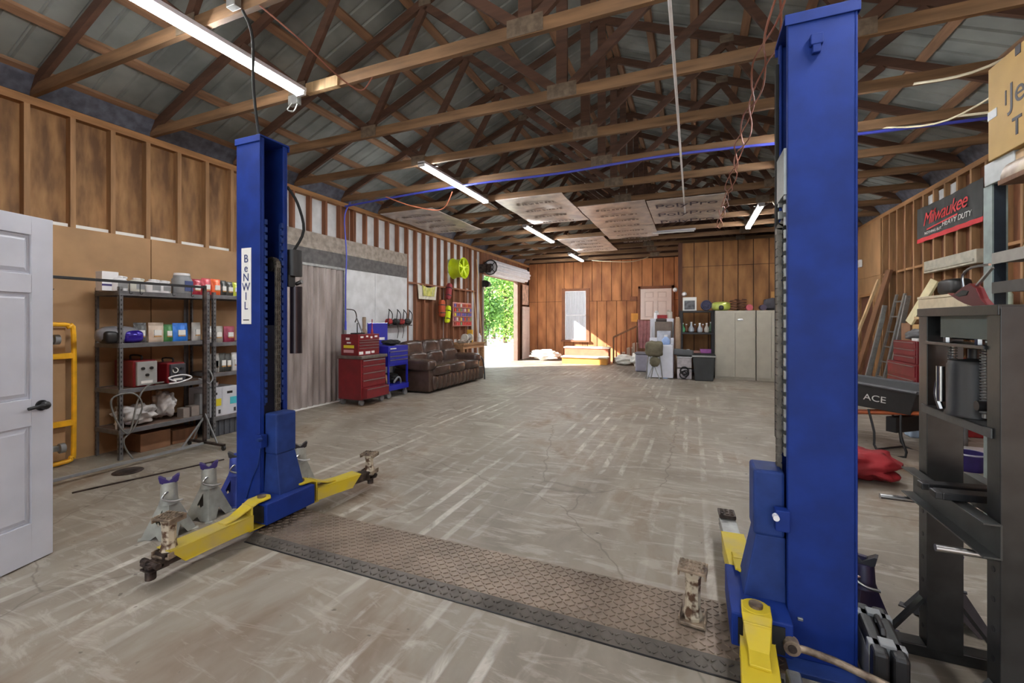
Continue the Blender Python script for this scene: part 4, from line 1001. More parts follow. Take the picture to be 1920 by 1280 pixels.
lump('work_glove', (-5.45, 6.95, .98), (.30, .38, .10), BLKR, 'dark folded cloth on top of the blue tool cart', 'cloth', .3, 2)
# wall rack with goggles and straps
a = PX(XL+.03, 744, 612)
t = T('strap_shelf', 'small dark wall shelf with loops of strap above the blue cart', 'wall shelf', (XL+.006, a.y, 1.36))
B().b2(0, .16, -.42, .38, -.01, .01).build('shelf_board', BLK, t)
for y in (-.40, -.12, .10, .3): B().tube([(.14, y, .32), (.15, y-.05, .12), (.13, y-.02, .02), (.14, y+.06, .06), (.14, y+.10, .24), (.10, y+.04, .34), (.14, y, .32)], .010, 6, 3).build('strap_loop', BLKR, t, smooth=True)
for y in (-.1, .08): B().tube([(.12, y, -.01), (.13, y+.02, -.12), (.12, y-.01, -.28)], .006, 6, 3).build('hanging_cord', BLKR, t, smooth=True)
for y, c, lb in ((-.36, REDD, 'red headgear at the left of the small wall shelf'), (-.12, BLK, 'black goggles in the middle of the small wall shelf'), (.06, REDD, 'red-fronted mask on the small wall shelf'), (.28, BLK, 'black helmet at the right of the small wall shelf')):
    lump('face_shield', (XL+.10, a.y+y, 1.371), (.13, .16, .13), c, lb, 'goggles', .2, int(y*10)+9)

# sofa
t = T('sofa', 'brown leather three-seat reclining sofa against the stud wall', 'sofa', (-5.20, 8.46, 0))
SL = LEATH
B().b2(-.45, .34, -1.0, 1.0, .05, .40).build('base', SL, t, bev=.04, seg=4)
B().b2(-.60, -.30, -.98, .98, .10, .76).build('back_frame', SL, t, bev=.06, seg=4)
for k in range(3):
    y = -.66+.66*k
    B().ell((.08, y, .44), (.72, .66, .22), .35, 32, 16, .04, k).build('seat_cushion', SL, t, smooth=True)
    B().ell((-.28, y, .62), (.30, .66, .34), .5, 32, 16, .05, k+4, R=Matrix.Rotation(-.15, 3, 'Y')).build('lumbar_cushion', SL, t, smooth=True)
    B().ell((-.40, y, .84), (.30, .68, .38), .5, 32, 16, .06, k+8, R=Matrix.Rotation(-.2, 3, 'Y')).build('back_cushion', SL, t, smooth=True)
    b = B()
    for j in range(4): b.ell((.36, y-.25+.165*j, .20), (.10, .185, .30), .6, 14, 12, .03, j+k*4)
    b.build('footrest_panel', SL, t, smooth=True)
for s in (-1, 1):
    B().b2(-.50, .36, s*1.0-.10, s*1.0+.10, .03, .50).build('arm_side', SL, t, bev=.03, seg=3)
    B().ell((-.05, s*1.0, .56), (.92, .30, .24), .45, 28, 16, .03, 3).build('arm_pad', SL, t, smooth=True)
# hung towels / rim / vests / card rack
a = PX(XL+.03, 783, 530); c = PX(XL+.03, 819, 562)
t = T('hanging_towel', 'pale yellow and white cloth pinned to the studs above the sofa', 'cloth', (XL+.03, (a.y+c.y)/2, 0))
def cloth(b, y0, y1, z0, z1, sag, x=0, th=.004, amp=.012, nn=26, mm=8, f=1.3):
    vs = []
    for j in range(mm+1):
        for i in range(nn+1):
            u = i/nn; v = j/mm; z = z1-(z1-z0)*v-sag*math.sin(PI*u)*(1-v)
            vs.append((x+amp*math.sin(i*f+v*2), y0+(y1-y0)*u+(.5-u)*.06*v, z))
    n = len(vs); vs += [(p[0]-th, p[1], p[2]) for p in vs]; W_ = nn+1; fs = []
    for j in range(mm):
        for i in range(nn):
            q = j*W_+i; fs += [(q, q+1, q+W_+1, q+W_), (n+q, n+q+W_, n+q+W_+1, n+q+1)]
    per = [i for i in range(W_)]+[j*W_+nn for j in range(1, mm+1)]+[mm*W_+i for i in range(nn-1, -1, -1)]+[j*W_ for j in range(mm-1, 0, -1)]
    for k in range(len(per)): p, q = per[k], per[(k+1) % len(per)]; fs.append((p, q, n+q, n+p))
    return b.add(vs, fs)
hw = (c.y-a.y)/2
cloth(B(), -hw, hw, 1.98, a.z-.02, .06).build('cloth', mat('cloth_white', (206, 200, 184), .9, 0, .08), t, smooth=True)
cloth(B(), -hw*.6, hw*.75, 2.06, a.z-.03, .06, .018).build('cloth_front', mat('cloth_yellow', (190, 188, 104), .9, 0, .25, 8), t, smooth=True)
# lime wheel rim
a = PX(XL+.20, 862, 503)
t = T('wheel_rim', 'neon yellow car wheel rim hung high on the stud wall', 'wheel rim', (XL+.005, a.y, a.z))
LIME = mat('neon_lime', (200, 222, 20), .45, 0, .12, 5, 0)
R0 = .28
b = B(); prof = [(R0, 0), (R0*.93, .03), (R0*.86, .10), (R0*.88, .26), (R0*.98, .32), (R0*1.02, .33), (R0*.98, .34), (R0*.84, .27), (R0*.82, .10), (R0*.88, .02)]
n = 40; vs = []
for r, x in prof:
    for i in range(n): a2 = 2*PI*i/n; vs.append((x, r*math.cos(a2), r*math.sin(a2)))
m_ = len(prof); b.add(vs, [(j*n+i, j*n+(i+1) % n, ((j+1) % m_)*n+(i+1) % n, ((j+1) % m_)*n+i) for j in range(m_) for i in range(n)])
b.build('barrel', LIME, t, smooth=True)
for k in range(5):
    aa = 2*PI*k/5+.3
    b = B().beam((.30, .04*math.cos(aa), .04*math.sin(aa)), (.31, R0*.9*math.cos(aa-.12), R0*.9*math.sin(aa-.12)), .03, .03, (1, 0, 0)).beam((.30, .04*math.cos(aa), .04*math.sin(aa)), (.31, R0*.9*math.cos(aa+.16), R0*.9*math.sin(aa+.16)), .03, .03, (1, 0, 0)); b.build('spoke', LIME, t, bev=.004)
B().cyl((.27, 0, 0), (.325, 0, 0), .055, n=20).build('hub', LIME, t, smooth=True)
# life vests
def vest(u, v, w, h, m, label, lean=0):
    a = PX(XL+.08, u, v); t = T('life_vest', label, 'life vest', (XL+.075, a.y, a.z), 0, 'folded life vests hung on the studs')
    R = Matrix.Rotation(lean, 3, 'X')
    B().ell((0, 0, 0), (.12, w, h), .45, 20, 16, .06, 2, R=R).build('foam_panel', m, t, smooth=True)
    for s in (-.25, .2): B().ring((0, 0, 0), 1, .06, 2, 4) and B().ell(R @ Vector((0, 0, h*s)), (.13, w*1.03, .03), .3, 16, 6, R=R).build('belt', BLK, t, smooth=True)
    return t
vest(842, 546, .15, .44, mat('vest_maroon', (140, 52, 58), .8, 0, .15), 'maroon life vest, the highest of three on the studs', -.25)
vest(829, 578, .20, .44, mat('vest_orange', (170, 74, 40), .8, 0, .2), 'rusty orange life vest, the left of three on the studs', 0)
vest(840, 589, .14, .46, mat('vest_lime', (206, 228, 30), .8, 0, .1), 'neon yellow life vest, the lowest of three on the studs', -.2)
# lure / card rack of small coloured packets
a = PX(XL+.03, 850, 566); c = PX(XL+.03, 884, 610)
t = T('packet_rack', 'pink wall rack filled with rows of small coloured packets', 'rack', (XL+.006, (a.y+c.y)/2, 0))
hw = (c.y-a.y)/2; z1 = a.z; z0 = c.z-.02
PINK = mat('rack_pink', (196, 140, 130), .8, 0, .1)
B().b2(0, .012, -hw, hw, z0, z1).build('back_board', PINK, t)
ncols, nrows = 9, 5
pc = [(150, 60, 50), (186, 96, 44), (206, 180, 70), (110, 130, 90), (96, 84, 150), (150, 90, 120), (190, 60, 56), (196, 190, 180), (90, 90, 96)]
pcn = ['brown', 'orange', 'yellow', 'olive', 'violet', 'mauve', 'red', 'cream', 'grey']
ordn = ['first', 'second', 'third', 'fourth', 'fifth', 'sixth', 'seventh', 'eighth', 'ninth']; rown = ['bottom', 'fourth', 'middle', 'second', 'top']
for r in range(nrows):
    zz = z0+.03+(z1-z0-.03)*r/nrows
    B().b2(.012, .05, -hw+.01, hw-.01, zz-.012, zz).build('ledge', PINK, t)
    for k in range(ncols):
        col = pc[(k*2+r*5) % 9] if r in (1, 3) else pc[[6, 1, 4, 2, 0][r]] if k % 3 else pc[(k+r) % 9]
        y = -hw+.03+(2*hw-.06)*(k+.5)/ncols
        tag(B().box(XL+.04, t.location.y+y, zz+(z1-z0)/nrows*.35, .02, (2*hw-.06)/ncols*.8, (z1-z0)/nrows*.66, rx=rnd.uniform(-.12, .12)).build('packet', mat('packet_%d_%d_%d' % col, col, .6, 0, 0)),
            '%s packet, %s from the left in the %s row of the pink wall rack' % (pcn[pc.index(col)], ordn[k], rown[r]), 'packet', 'small packets in the pink wall rack')
# workbench
a = G(903, 703); 
t = T('workbench', 'rough wooden workbench under the packet rack by the sunny doorway', 'workbench', (-5.62, 10.25, 0))
B().b2(-.33, .30, -.62, .62, .84, .88).build('bench_top', W_BN, t); B().b2(-.30, .27, -.60, .60, .74, .84).build('apron', W_BN, t)
for x in (-.28, .23):
    for y in (-.56, .56): B().b2(x-.045, x+.045, y-.045, y+.045, 0, .74).build('leg', W_BN, t)
B().b2(-.30, .27, -.58, .58, .18, .21).build('lower_shelf', W_BN, t)
t = T('bench_vise', 'grey bench grinder and vise clutter in the middle of the workbench', 'grinder', (-5.50, 10.15, .88))
B().b2(-.06, .06, -.05, .05, 0, .08).cyl((0, -.08, .14), (0, .08, .14), .07).build('motor', mat('grinder_grey', (150, 148, 144), .5, .3, .2), t, smooth=True)
for y in (-.14, .14): B().cyl((0, y-.02, .14), (0, y+.02, .14), .10, n=22).build('wheel_guard', mat('grinder_white', (210, 206, 196), .5, 0, .1), t, smooth=True)
tag(B().lathe([(.05, 0), (.055, .16), (.02, .2), (.02, .24)], (-5.42, 10.70, .88), 16).build('bottle', WHITEP, smooth=True), 'white bottle at the right end of the workbench', 'bottle')
tag(B().b2(-5.7, -5.55, 10.50, 10.57, .88, 1.22).build('yellow_carton', mat('carton_yellow', (214, 170, 60), .6, 0, .05), bev=.003), 'upright yellow carton at the back of the workbench', 'box')
tag(B().lathe([(.04, 0), (.045, .14), (.0401, .15)], (-5.55, 10.40, .88), 14).build('paint_can', BLK, smooth=True), 'dark can behind the grinder on the workbench', 'can')
lump('rag', (-5.48, 9.82, .88), (.2, .26, .10), mat('rag_grey', (150, 140, 130), .9, 0, .2), 'grey rag at the left end of the workbench', 'cloth', .4, 6)
for i, (y, zt_, lb) in enumerate(((11.55, 2.35, 'long wooden pole leaning by the sunny doorway, left one'), (11.75, 3.3, 'tall thin pole leaning beside the doorway jamb'))):
    tag(B().cyl((XL+.18, y, 0), (XL+.03, y-.15, zt_), .014).build('pole', W_LT, smooth=True), lb, 'pole')
tag(B().b2(-5.25, -4.95, 9.75, 10.0, 0, .30).build('black_bin', BLK, bev=.02), 'small black bin on the floor at the far end of the sofa', 'bin')
tag(B().tube([(-4.95, 9.66, .62), (-4.80, 9.66, .5), (-4.76, 9.66, .2), (-4.75, 9.66, .02)], .02, 8).build('cane', BLK, smooth=True), 'black curved bar over the far end of the sofa', 'cane')

# ============================================================ FAR END
STEPW = mat('step_orange', (204, 142, 60), .7, 0, .12, 5); STEPR = mat('step_riser_brown', (160, 92, 66), .7, 0, .12, 5); TREAD = mat('step_tread_pale', (222, 216, 204), .7, 0, .05)
a = G(1045, 684); c = G(1138, 684)
t = T('wooden_steps', 'two wide wooden steps with pale treads under the far window', 'steps', ((a.x+c.x)/2, 0, 0))
x0, x1 = a.x-t.location.x, c.x-t.location.x
B().b2(x0, x1, 14.45, 14.75, 0, .22).build('lower_riser', STEPW, t); B().b2(x0-.03, x1+.03, 14.40, 14.78, .22, .26).build('lower_tread', TREAD, t)
B().b2(x0, x1, 14.78, 15.2, 0, .52).build('upper_riser', STEPR, t); B().b2(x0-.03, x1+.03, 14.75, 15.22, .52, .56).build('upper_tread', TREAD, t)
# landing stair with a railing up to the raised door
zl = fb.z; xs = PY(15.3, 1150, 640).x; xe = PY(15.3, 1197, 640).x
t = T('staircase', 'wooden stair with slanted railing climbing to the raised pale door', 'stairs', (xs, 15.30, 0)); L_ = xe-xs
b = B(); nst = 4; run = L_/nst
for k in range(nst): b.b2(run*k, L_, .08, .80, zl*k/nst, zl*(k+1)/nst)
b.build('stair_body', mat('stair_pale', (214, 196, 176), .75, 0, .12, 4), t)
B().b2(L_, L_+1.6, .0, .80, 0, zl).build('landing', W_BR, t)
z0_ = PY(15.3, 1150, 632).z; z1_ = PY(15.3, 1195, 610).z
B().beam((0, .04, z0_), (L_, .04, z1_), .05, .06).beam((0, .04, z0_), (0, .04, 0), .05, .05, (1, 0, 0)).build('hand_rail', W_BR, t)
for k in range(5):
    u = (k+.6)/5.2; B().b2(L_*u-.02, L_*u+.02, .02, .06, 0, z0_+(z1_-z0_)*u).build('baluster', mat('baluster_orange', (150, 84, 48), .7, 0, .1), t)
# sunlit bags and clutter near the stair foot
lump('white_sack', (-2.1, 14.8, 0), (.6, .5, .30), mat('sack_white', (224, 222, 214), .8, 0, .08), 'pale sunlit sack on the floor in front of the stair', 'sack', .35, 4)
lump('white_sack', (-1.55, 14.3, 0), (.5, .5, .42), mat('sack_white', (224, 222, 214)), 'pale sunlit bundle between the stair and the grey tub', 'sack', .35, 9)
lump('debris_pile', (-5.1, 15.4, 0), (1.0, .5, .32), mat('sack_white', (224, 222, 214)), 'low pale sunlit heap in the far left corner', 'heap', .5, 12)
bb_ = cloth(B(), 0, .62, 0, .95, .03, 0, .01, .02); bb_.xf(Matrix.Translation((PY(13.9, 1196, 640).x, 13.9, .75)) @ Matrix.Rotation(-PI/2, 4, 'Z'))
q = PY(13.9, 1196, 655)
t = T('draped_blanket', 'mauve blanket draped over a rail left of the white refrigerator', 'blanket', (q.x, 13.9, 0))
cloth(B(), 0, .58, .0, .88, .03, 0, .01, .02).xf(Matrix.Translation((0, 0, .62)) @ Matrix.Rotation(-PI/2, 4, 'Z')).build('blanket', mat('blanket_mauve', (168, 116, 116), .9, 0, .15), t, smooth=True)
B().b2(-.02, .60, .02, .05, 1.46, 1.50).b2(-.02, .01, .0, .06, 0, 1.5).b2(.57, .60, .0, .06, 0, 1.5).build('rail_stand', W_BR, t)
# grey tub
q = G(1205, 697); t = T('storage_tub', 'grey rounded plastic tub on the floor left of the washer', 'tub', (q.x, q.y+.2, 0))
B().b2(-.21, .21, -.2, .2, 0, .50).build('tub', mat('tub_grey', (152, 148, 160), .6, 0, .06), t, bev=.05, seg=4); B().b2(-.22, .22, -.21, .21, .50, .56).build('lid', mat('tub_lid', (130, 128, 136), .6, 0, .06), t, bev=.02, seg=3)
# fridge
a = PY(12.45, 1219, 600); c = PY(12.45, 1263, 600)
t = T('refrigerator', 'white upright refrigerator behind the washer', 'refrigerator', ((a.x+c.x)/2, 12.8, 0)); w = c.x-a.x; fz = PY(12.45, 1240, 597).z
B().b2(-w/2, w/2, -.30, .35, .03, fz).build('body', WHITEM, t, bev=.01)
B().b2(-w/2, w/2, -.36, -.31, .06, .98).build('door', WHITEM, t, bev=.012, seg=3); B().b2(-w/2, w/2, -.36, -.31, 1.0, fz).build('freezer_door', WHITEM, t, bev=.012, seg=3)
B().b2(-w/2+.03, -w/2+.05, -.40, -.36, .6, .94).b2(-w/2+.03, -w/2+.05, -.40, -.36, 1.04, 1.3).build('door_handle', WHITEP, t)
def can(u, w_, h_, m, name, label, cat, Yq=12.75, grp=None):
    q = PY(Yq, u, 600); b = B().lathe([(w_*.5, 0), (w_*.5, h_*.75), (w_*.3, h_*.85), (w_*.3, h_)], (q.x, Yq, fz), 14); tag(b.build(name, m, smooth=True), label, cat, grp)
can(1231, .13, .22, WHITEP, 'plastic_bottle', 'white bottle at the left on top of the refrigerator', 'bottle')
tag(B().box(PY(12.75, 1242, 600).x, 12.75, fz+.05, .26, .2, .10).build('red_box', REDD, bev=.004), 'low red box on top of the refrigerator', 'box')
can(1255, .16, .24, mat('jar_clear', (196, 186, 176), .3, 0, .1), 'glass_jar', 'clear rounded jar at the right on top of the refrigerator', 'jar')
# washer
a = PY(11.62, 1214, 700); c = PY(11.62, 1262, 700); w = c.x-a.x
t = T('washing_machine', 'white washing machine with a raised back panel', 'washing machine', ((a.x+c.x)/2, 11.95, 0))
wz = PY(11.62, 1235, 647).z
B().b2(-w/2, w/2, -.33, .33, .02, wz).build('body', WHITEM, t, bev=.012, seg=3)
B().prism([(.20, wz), (.33, wz), (.33, wz+.17), (.27, wz+.17)], -w/2, w/2, 0).build('control_panel', WHITEM, t, bev=.01)
B().b2(-w/2+.04, w/2-.04, -.30, .18, wz, wz+.012).build('lid', WHITEM, t, bev=.004)
q = t.location
tag(B().b2(q.x-.10, q.x+.24, 11.93, 12.02, wz+.013, wz+.36).build('clear_bin', mat('bin_clear', (170, 172, 184), .3, 0, .2, 6), bev=.02), 'greyish clear plastic bin on top of the washer', 'bin')
t2 = T('detergent_jug', 'translucent blue detergent jug on the right of the washer lid', 'jug', (q.x+.13, 11.80, wz+.012))
B().lathe([(.09, 0), (.10, .02), (.10, .12), (.05, .18), (.04, .20)], n=16).build('body', mat('jug_blue', (150, 178, 226), .3, 0, .1), t2, smooth=True); B().lathe([(.045, .20), (.045, .25)], n=12).build('cap', WHITEP, t2, smooth=True)
def shoe(loc, label, m, rz=0):
    t = T('shoe', label, 'shoe', loc, rz, None)
    B().ell((0, 0, .045), (.28, .10, .09), .7, nz=.05).build('upper', m, t, smooth=True); B().b2(-.14, .14, -.045, .045, 0, .022).build('sole', BLK, t, bev=.01)
shoe((q.x-.22, 11.72, wz+.012), 'maroon shoe on the left front of the washer lid', mat('shoe_maroon', (96, 44, 52), .7, 0, .2))
# second appliance pile: grey bundle with a shoe on top, between washer and fridge
b_ = B().b2(q.x-.18, q.x+.26, 12.30, 12.42, 0, wz+.60)
tag(b_.build('cardboard_box', mat('box_taupe', (112, 100, 92), .85, 0, .12), bev=.01), 'tall taupe box standing behind the washer', 'box')
shoe((q.x-.02, 12.36, wz+.60), 'dark shoe on top of the tall taupe box behind the washer', mat('shoe_dark', (70, 58, 54), .7, 0, .2))
lump('tan_sack', (q.x+.40, 12.30, 0), (.14, .30, 1.5), mat('sack_tan', (158, 132, 108), .85, 0, .12), 'tall tan sack between the washer and the black shelf', 'sack', .12, 3, .4)
# folding camp stool with bag
q = G(1213, 709); t = T('camp_chair', 'folded camp chair with an olive cover in front of the washer', 'folding chair', (q.x+.18, q.y-.1, 0))
for i, (x0, x1, y0, y1) in enumerate(((-.16, .14, -.04, .05), (.14, -.16, -.04, .05), (-.2, -.12, .04, -.05), (.2, .12, .04, -.05), (-.08, .06, .06, .06))):
    B().cyl((x0, y0, 0), (x1, y1, .74), .012, n=8).build('leg', GALV, t, smooth=True)
lump_b = B().ell((0, 0, .76), (.42, .22, .38), .5, 30, 20, .16, 7, fr=2); lump_b.build('cover', mat('olive_cloth', (104, 98, 80), .9, 0, .25, 6), t, smooth=True, ang=80)
B().ell((.02, -.03, .44), (.24, .16, .24), .9, 20, 14, .2, 2).build('hanging_sleeve', mat('olive_cloth', (104, 98, 80)), t, smooth=True)
q = G(1247, 709); tag(B().box(q.x, q.y, .05, .12, .12, .10).build('small_blue_box', mat('box_blue', (140, 178, 222), .7, 0, .05), bev=.003), 'small light blue box on the floor at the washer corner', 'box')
# black shelf unit
a = PY(12.35, 1274, 600); c = PY(12.35, 1340, 600); w = c.x-a.x; hz = PY(12.35, 1300, 582).z
t = T('black_shelf', 'black plastic shelving rack with bottles between washer and beige cabinet', 'shelves', ((a.x+c.x)/2, 12.6, 0))
SBK = mat('shelf_black', (44, 42, 44), .6, 0, .1)
for x in (-w/2+.04, w/2-.04):
    for y in (-.2, .2): B().b2(x-.04, x+.04, y-.03, y+.03, 0, hz).build('post', SBK, t, bev=.01)
lv = [hz, PY(12.35, 1300, 623).z, PY(12.35, 1300, 667).z, .15]
for z in lv: B().b2(-w/2, w/2, -.24, .24, z-.05, z).build('shelf', SBK, t, bev=.006)
for i, u in enumerate((1280, 1287, 1296, 1303, 1312, 1318, 1325, 1333)):
    q = PY(12.5, u, 600); sc = (.9, .8, 1, .8, .9, .8, .9, 1)[i]; cc = [(96, 170, 120), (110, 70, 50), (160, 166, 176), (96, 60, 46), (190, 196, 204), (120, 80, 60), (196, 190, 180), (110, 140, 110)][i]
    nm = ('green round flask at the left end', 'small brown bottle beside the green flask', 'clear round bottle, third from the left', 'slim dark bottle behind the clear ones', 'clear bottle with white label in the middle', 'thin brown bottle right of the middle', 'clear squat bottle, second from the right', 'tall green-grey bottle at the right end')[i]
    o = T('glass_bottle', nm+' of the black rack shelf', 'bottle', (q.x, 12.5 if i % 2 == 0 else 12.62, lv[1]), 0, 'bottles on the black rack')
    m = mat('bottle_%d' % i, cc, .15, 0, .1)
    B().lathe([(.05*sc, 0), (.075*sc, .03), (.07*sc, .10), (.03*sc, .17), (.024*sc, .24*sc)], n=14).build('body', m, o, smooth=True); B().lathe([(.028*sc, .24*sc), (.028*sc, .275*sc)], n=10).build('cap', WHITEP, o, smooth=True)
for i, (u, w_, h_, c_l, nm) in enumerate(((1283, .09, .12, (220, 220, 224), 'small white bottles left on the lower rack shelf'), (1290, .08, .16, (200, 204, 212), 'white spray bottle on the lower rack shelf'), (1306, .22, .13, (150, 110, 100), 'brown and white carton on the lower rack shelf'), (1324, .30, .18, (150, 84, 150), 'purple and pink packaging on the lower rack shelf'))):
    q = PY(12.45, u, 600); tag(B().box(q.x, 12.48, lv[2]+h_/2, w_, .16, h_).build('carton', mat('pack_%d' % i, c_l, .6, 0, .15, 14), bev=.006), nm, 'carton')
# on top of the rack
q = PY(12.5, 1293, 590); t = T('framed_print', 'white rimmed picture box with a grey photo on top of the black rack', 'picture', (q.x, 12.55, hz))
B().b2(-.17, .17, -.02, .02, 0, .36).build('frame', WHT, t); B().b2(-.13, .13, -.024, -.0201, .03, .27).build('print', mat('print_grey', (92, 92, 96), .6, 0, .5, 12), t)
q = PY(12.5, 1324, 590); t = T('rolled_mat', 'dark blue rolled mat lying on the black rack', 'rolled mat', (q.x, 12.5, hz))
b = B()
for k in range(3): b.ring((0, -.2, .135), .115-.035*k, .016, 1, 26)
b.cyl((0, -.19, .135), (0, .2, .135), .13, n=26).build('roll', mat('mat_navy', (62, 62, 88), .8, 0, .15), t, smooth=True)
# beige cabinets
BEI = mat('cabinet_beige', (168, 162, 148), .5, .05, .06, 4)
def cabinet(u0, u1, ztop, label, two=True, Yc=12.02):
    a = PY(Yc, u0, 600); c = PY(Yc, u1, 600); w = c.x-a.x
    t = T('storage_cabinet', label, 'cabinet', ((a.x+c.x)/2, Yc+.25, 0), 0, None)
    B().b2(-w/2, w/2, -.22, .25, 0, ztop).build('body', BEI, t, bev=.004)
    if two:
        for s in (-1, 1):
            d = B().b2(s*.004, s*(w/2-.02), -.245, -.222, .07, ztop-.06).build('door', BEI, t, bev=.004)
            if s > 0: B().b2(.05, .17, -.26, -.245, ztop-.25, ztop-.21).build('door_handle', CHROME, d, bev=.006)
    else: B().b2(-w/2+.02, w/2-.02, -.245, -.222, .10, ztop-.06).build('door', BEI, t, bev=.004)
    return t, w
cz_ = PY(12.02, 1380, 582).z
c1, w1_ = cabinet(1341, 1417, cz_, 'wide beige two-door metal storage cabinet beside the black rack')
c2, w2_ = cabinet(1419, 1475, cz_, 'beige metal cabinet mostly hidden behind the right blue post', True)
ctop = cz_
q = PY(12.2, 1352, 590); t = T('green_tank', 'lime green metal tank with a dark filler hole on the beige cabinet', 'fuel tank', (q.x, 12.25, ctop))
B().ell((0, 0, .115), (.44, .30, .23), .6, 28, 18).build('tank', mat('tank_green', (156, 166, 72), .3, .2, .15, 6, coat=.4), t, smooth=True); B().ell((0, -.12, .08), (.13, .10, .13), .8).build('filler_hole', BLK, t, smooth=True)
for k, u in enumerate((1377, 1391)):
    q = PY(12.2, u, 590); b = B(); pts = [(q.x+.10*math.cos(a_*.5), 12.25+.10*math.sin(a_*.5), ctop+.012+.0052*a_) for a_ in range(0, 54)]
    tag(b.tube(pts, .013, 7, 1).build('coil_spring', mat('spring_brown', (96, 62, 46), .5, .3, .2), smooth=True), 'rusty brown coil spring on the beige cabinet, the %s of the two' % ('left', 'right')[k], 'spring')
q = PY(12.2, 1404, 590); tag(B().cyl((q.x, 12.05, ctop+.075), (q.x, 12.35, ctop+.075), .075, n=22).build('red_roll', mat('roll_red', (176, 84, 92), .8, 0, .1), smooth=True), 'pinkish red roll lying on the beige cabinet', 'roll')
q = PY(12.2, 1430, 590); tag(B().cyl((q.x, 12.05, ctop+.07), (q.x, 12.35, ctop+.07), .07, n=22).build('dark_roll', mat('roll_violet', (70, 60, 78), .8, 0, .1), smooth=True), 'small dark violet roll on the cabinet beside the blue post', 'roll')
lump('duffel_bag', (PY(12.2, 1447, 590).x, 12.28, ctop), (.34, .3, .30), mat('duffel_grey', (62, 60, 66), .85, 0, .1), 'dark grey bag on the cabinet right beside the blue post', 'bag', .15, 3)
# trash can, crate, laptop-like lid
q = G(1320, 715); t = T('trash_can', 'large black rectangular trash can with lid in front of the rack', 'trash can', (q.x, q.y+.25, 0))
B().add([(x*k, y*k, z) for z, k in ((0, .82), (.58, 1)) for x, y in ((-.25, -.22), (.25, -.22), (.25, .22), (-.25, .22))], [(3, 2, 1, 0), (4, 5, 6, 7), (0, 1, 5, 4), (1, 2, 6, 5), (2, 3, 7, 6), (3, 0, 4, 7)]).build('bin', mat('bin_black', (52, 54, 54), .55, 0, .2, 4), t, bev=.02, seg=3)
B().b2(-.27, .27, -.24, .24, .58, .62).build('rim', mat('bin_rim', (150, 150, 148), .5, 0, .1), t, bev=.008); B().b2(-.25, .25, -.22, .22, .62, .65).build('lid', BLK, t, bev=.01)
q = G(1283, 712); t = T('plastic_crate', 'pale plastic drawer crate on the floor between washer and trash can', 'crate', (q.x+.0, q.y+.3, 0))
for z0 in (0, .28): B().b2(-.17, .17, -.2, .2, z0+.01, z0+.26).build('drawer', mat('crate_pale', (188, 180, 182), .5, 0, .25, 8), t, bev=.01)
B().b2(-.18, .18, -.21, .21, .54, .57).build('top', WHITEP, t, bev=.006)
tag(B().ring((q.x, q.y+.05, .22), .09, .018, 1, 20, sx=1).ring((q.x+.03, q.y+.04, .16), .07, .016, 1, 20).ring((q.x-.02, q.y+.045, .12), .085, .014, 1, 20).build('cord_bundle', BLKR, smooth=True), 'looped black cord hanging in front of the pale crate', 'cord')
tag(B().box(q.x-.02, q.y+.22, .66, .46, .34, .16, rx=-.1, ry=.08).build('grey_basket', mat('basket_grey', (74, 76, 78), .6, 0, .1), bev=.03), 'dark grey basket on top of the pale crate', 'basket')
# wall sockets / lamps on partition
tag(B().lathe([(.03, 0), (.06, .05), (.065, .10)], (PY(YP-.1, 1283, 550).x, YP-.12, PY(YP-.1, 1283, 551).z), 14, 1).build('flood_lamp', WHITEP, smooth=True), 'small white floodlight on the partition post above the black rack', 'lamp')
tag(B().lathe([(.03, 0), (.06, .05), (.065, .10)], (XPA-.10, YP+.0, PY(YP-.1, 1272, 542).z), 14, 1).build('flood_lamp', WHITEP, smooth=True), 'small white floodlight on the left face of the partition post', 'lamp')
q = PY(YF-.05, 1188, 560); tag(B().box(q.x, YF-.06, q.z, .24, .08, .16).build('lantern_box', CAS, bev=.005), 'brown wall lantern box between the far window and raised door', 'wall box')
q = PY(YF-.05, 1193, 595); tag(B().box(q.x, YF-.035, q.z, .36, .02, .30).build('patch_panel', STEPW), 'orange plywood patch left of the raised door', 'panel')
# ============================================================ RIGHT SIDE
# wheelbarrow
a = Vector((1.70, 6.27, 0)); c = Vector((2.14, 5.73, 0)); fwd = (a-c).normalized()
t = T('wheelbarrow', 'black tray wheelbarrow with white lettering and orange handles, right of the blue post', 'wheelbarrow', (2.06, 6.22, 0), math.atan2(fwd.y, fwd.x))
b = B(); zt = .72; zb = .46
top = [(-.48, -.34), (.62, -.28), (.62, .28), (-.48, .34)]; bot = [(-.34, -.22), (.36, -.18), (.36, .18), (-.34, .22)]
vs = [(x, y, zt+(.04 if x > 0 else 0)) for x, y in top]+[(x, y, zb) for x, y in bot]+[(x*.96, y*.94, zt+(.04 if x > 0 else 0)) for x, y in top]+[(x*.96, y*.94, zb+.012) for x, y in bot]
b.add(vs, [(0, 1, 5, 4), (1, 2, 6, 5), (2, 3, 7, 6), (3, 0, 4, 7), (4, 5, 6, 7), (8, 12, 13, 9), (9, 13, 14, 10), (10, 14, 15, 11), (11, 15, 12, 8), (15, 14, 13, 12), (0, 8, 9, 1), (1, 9, 10, 2), (2, 10, 11, 3), (3, 11, 8, 0)])
b.build('tray', mat('tray_black', (44, 44, 46), .5, 0, .1), t, bev=.01)
rim = B()
P = [Vector(v) for v in vs[:4]]
for i in range(4): rim.cyl(P[i], P[(i+1) % 4], .018, n=8)
rim.build('tray_rim', mat('rim_black', (70, 70, 74), .4, 0, .1), t, smooth=True)
# letters on the side that faces the camera
A, D_, E_, H4 = Vector(vs[0]), Vector(vs[1]), Vector(vs[5]), Vector(vs[4])
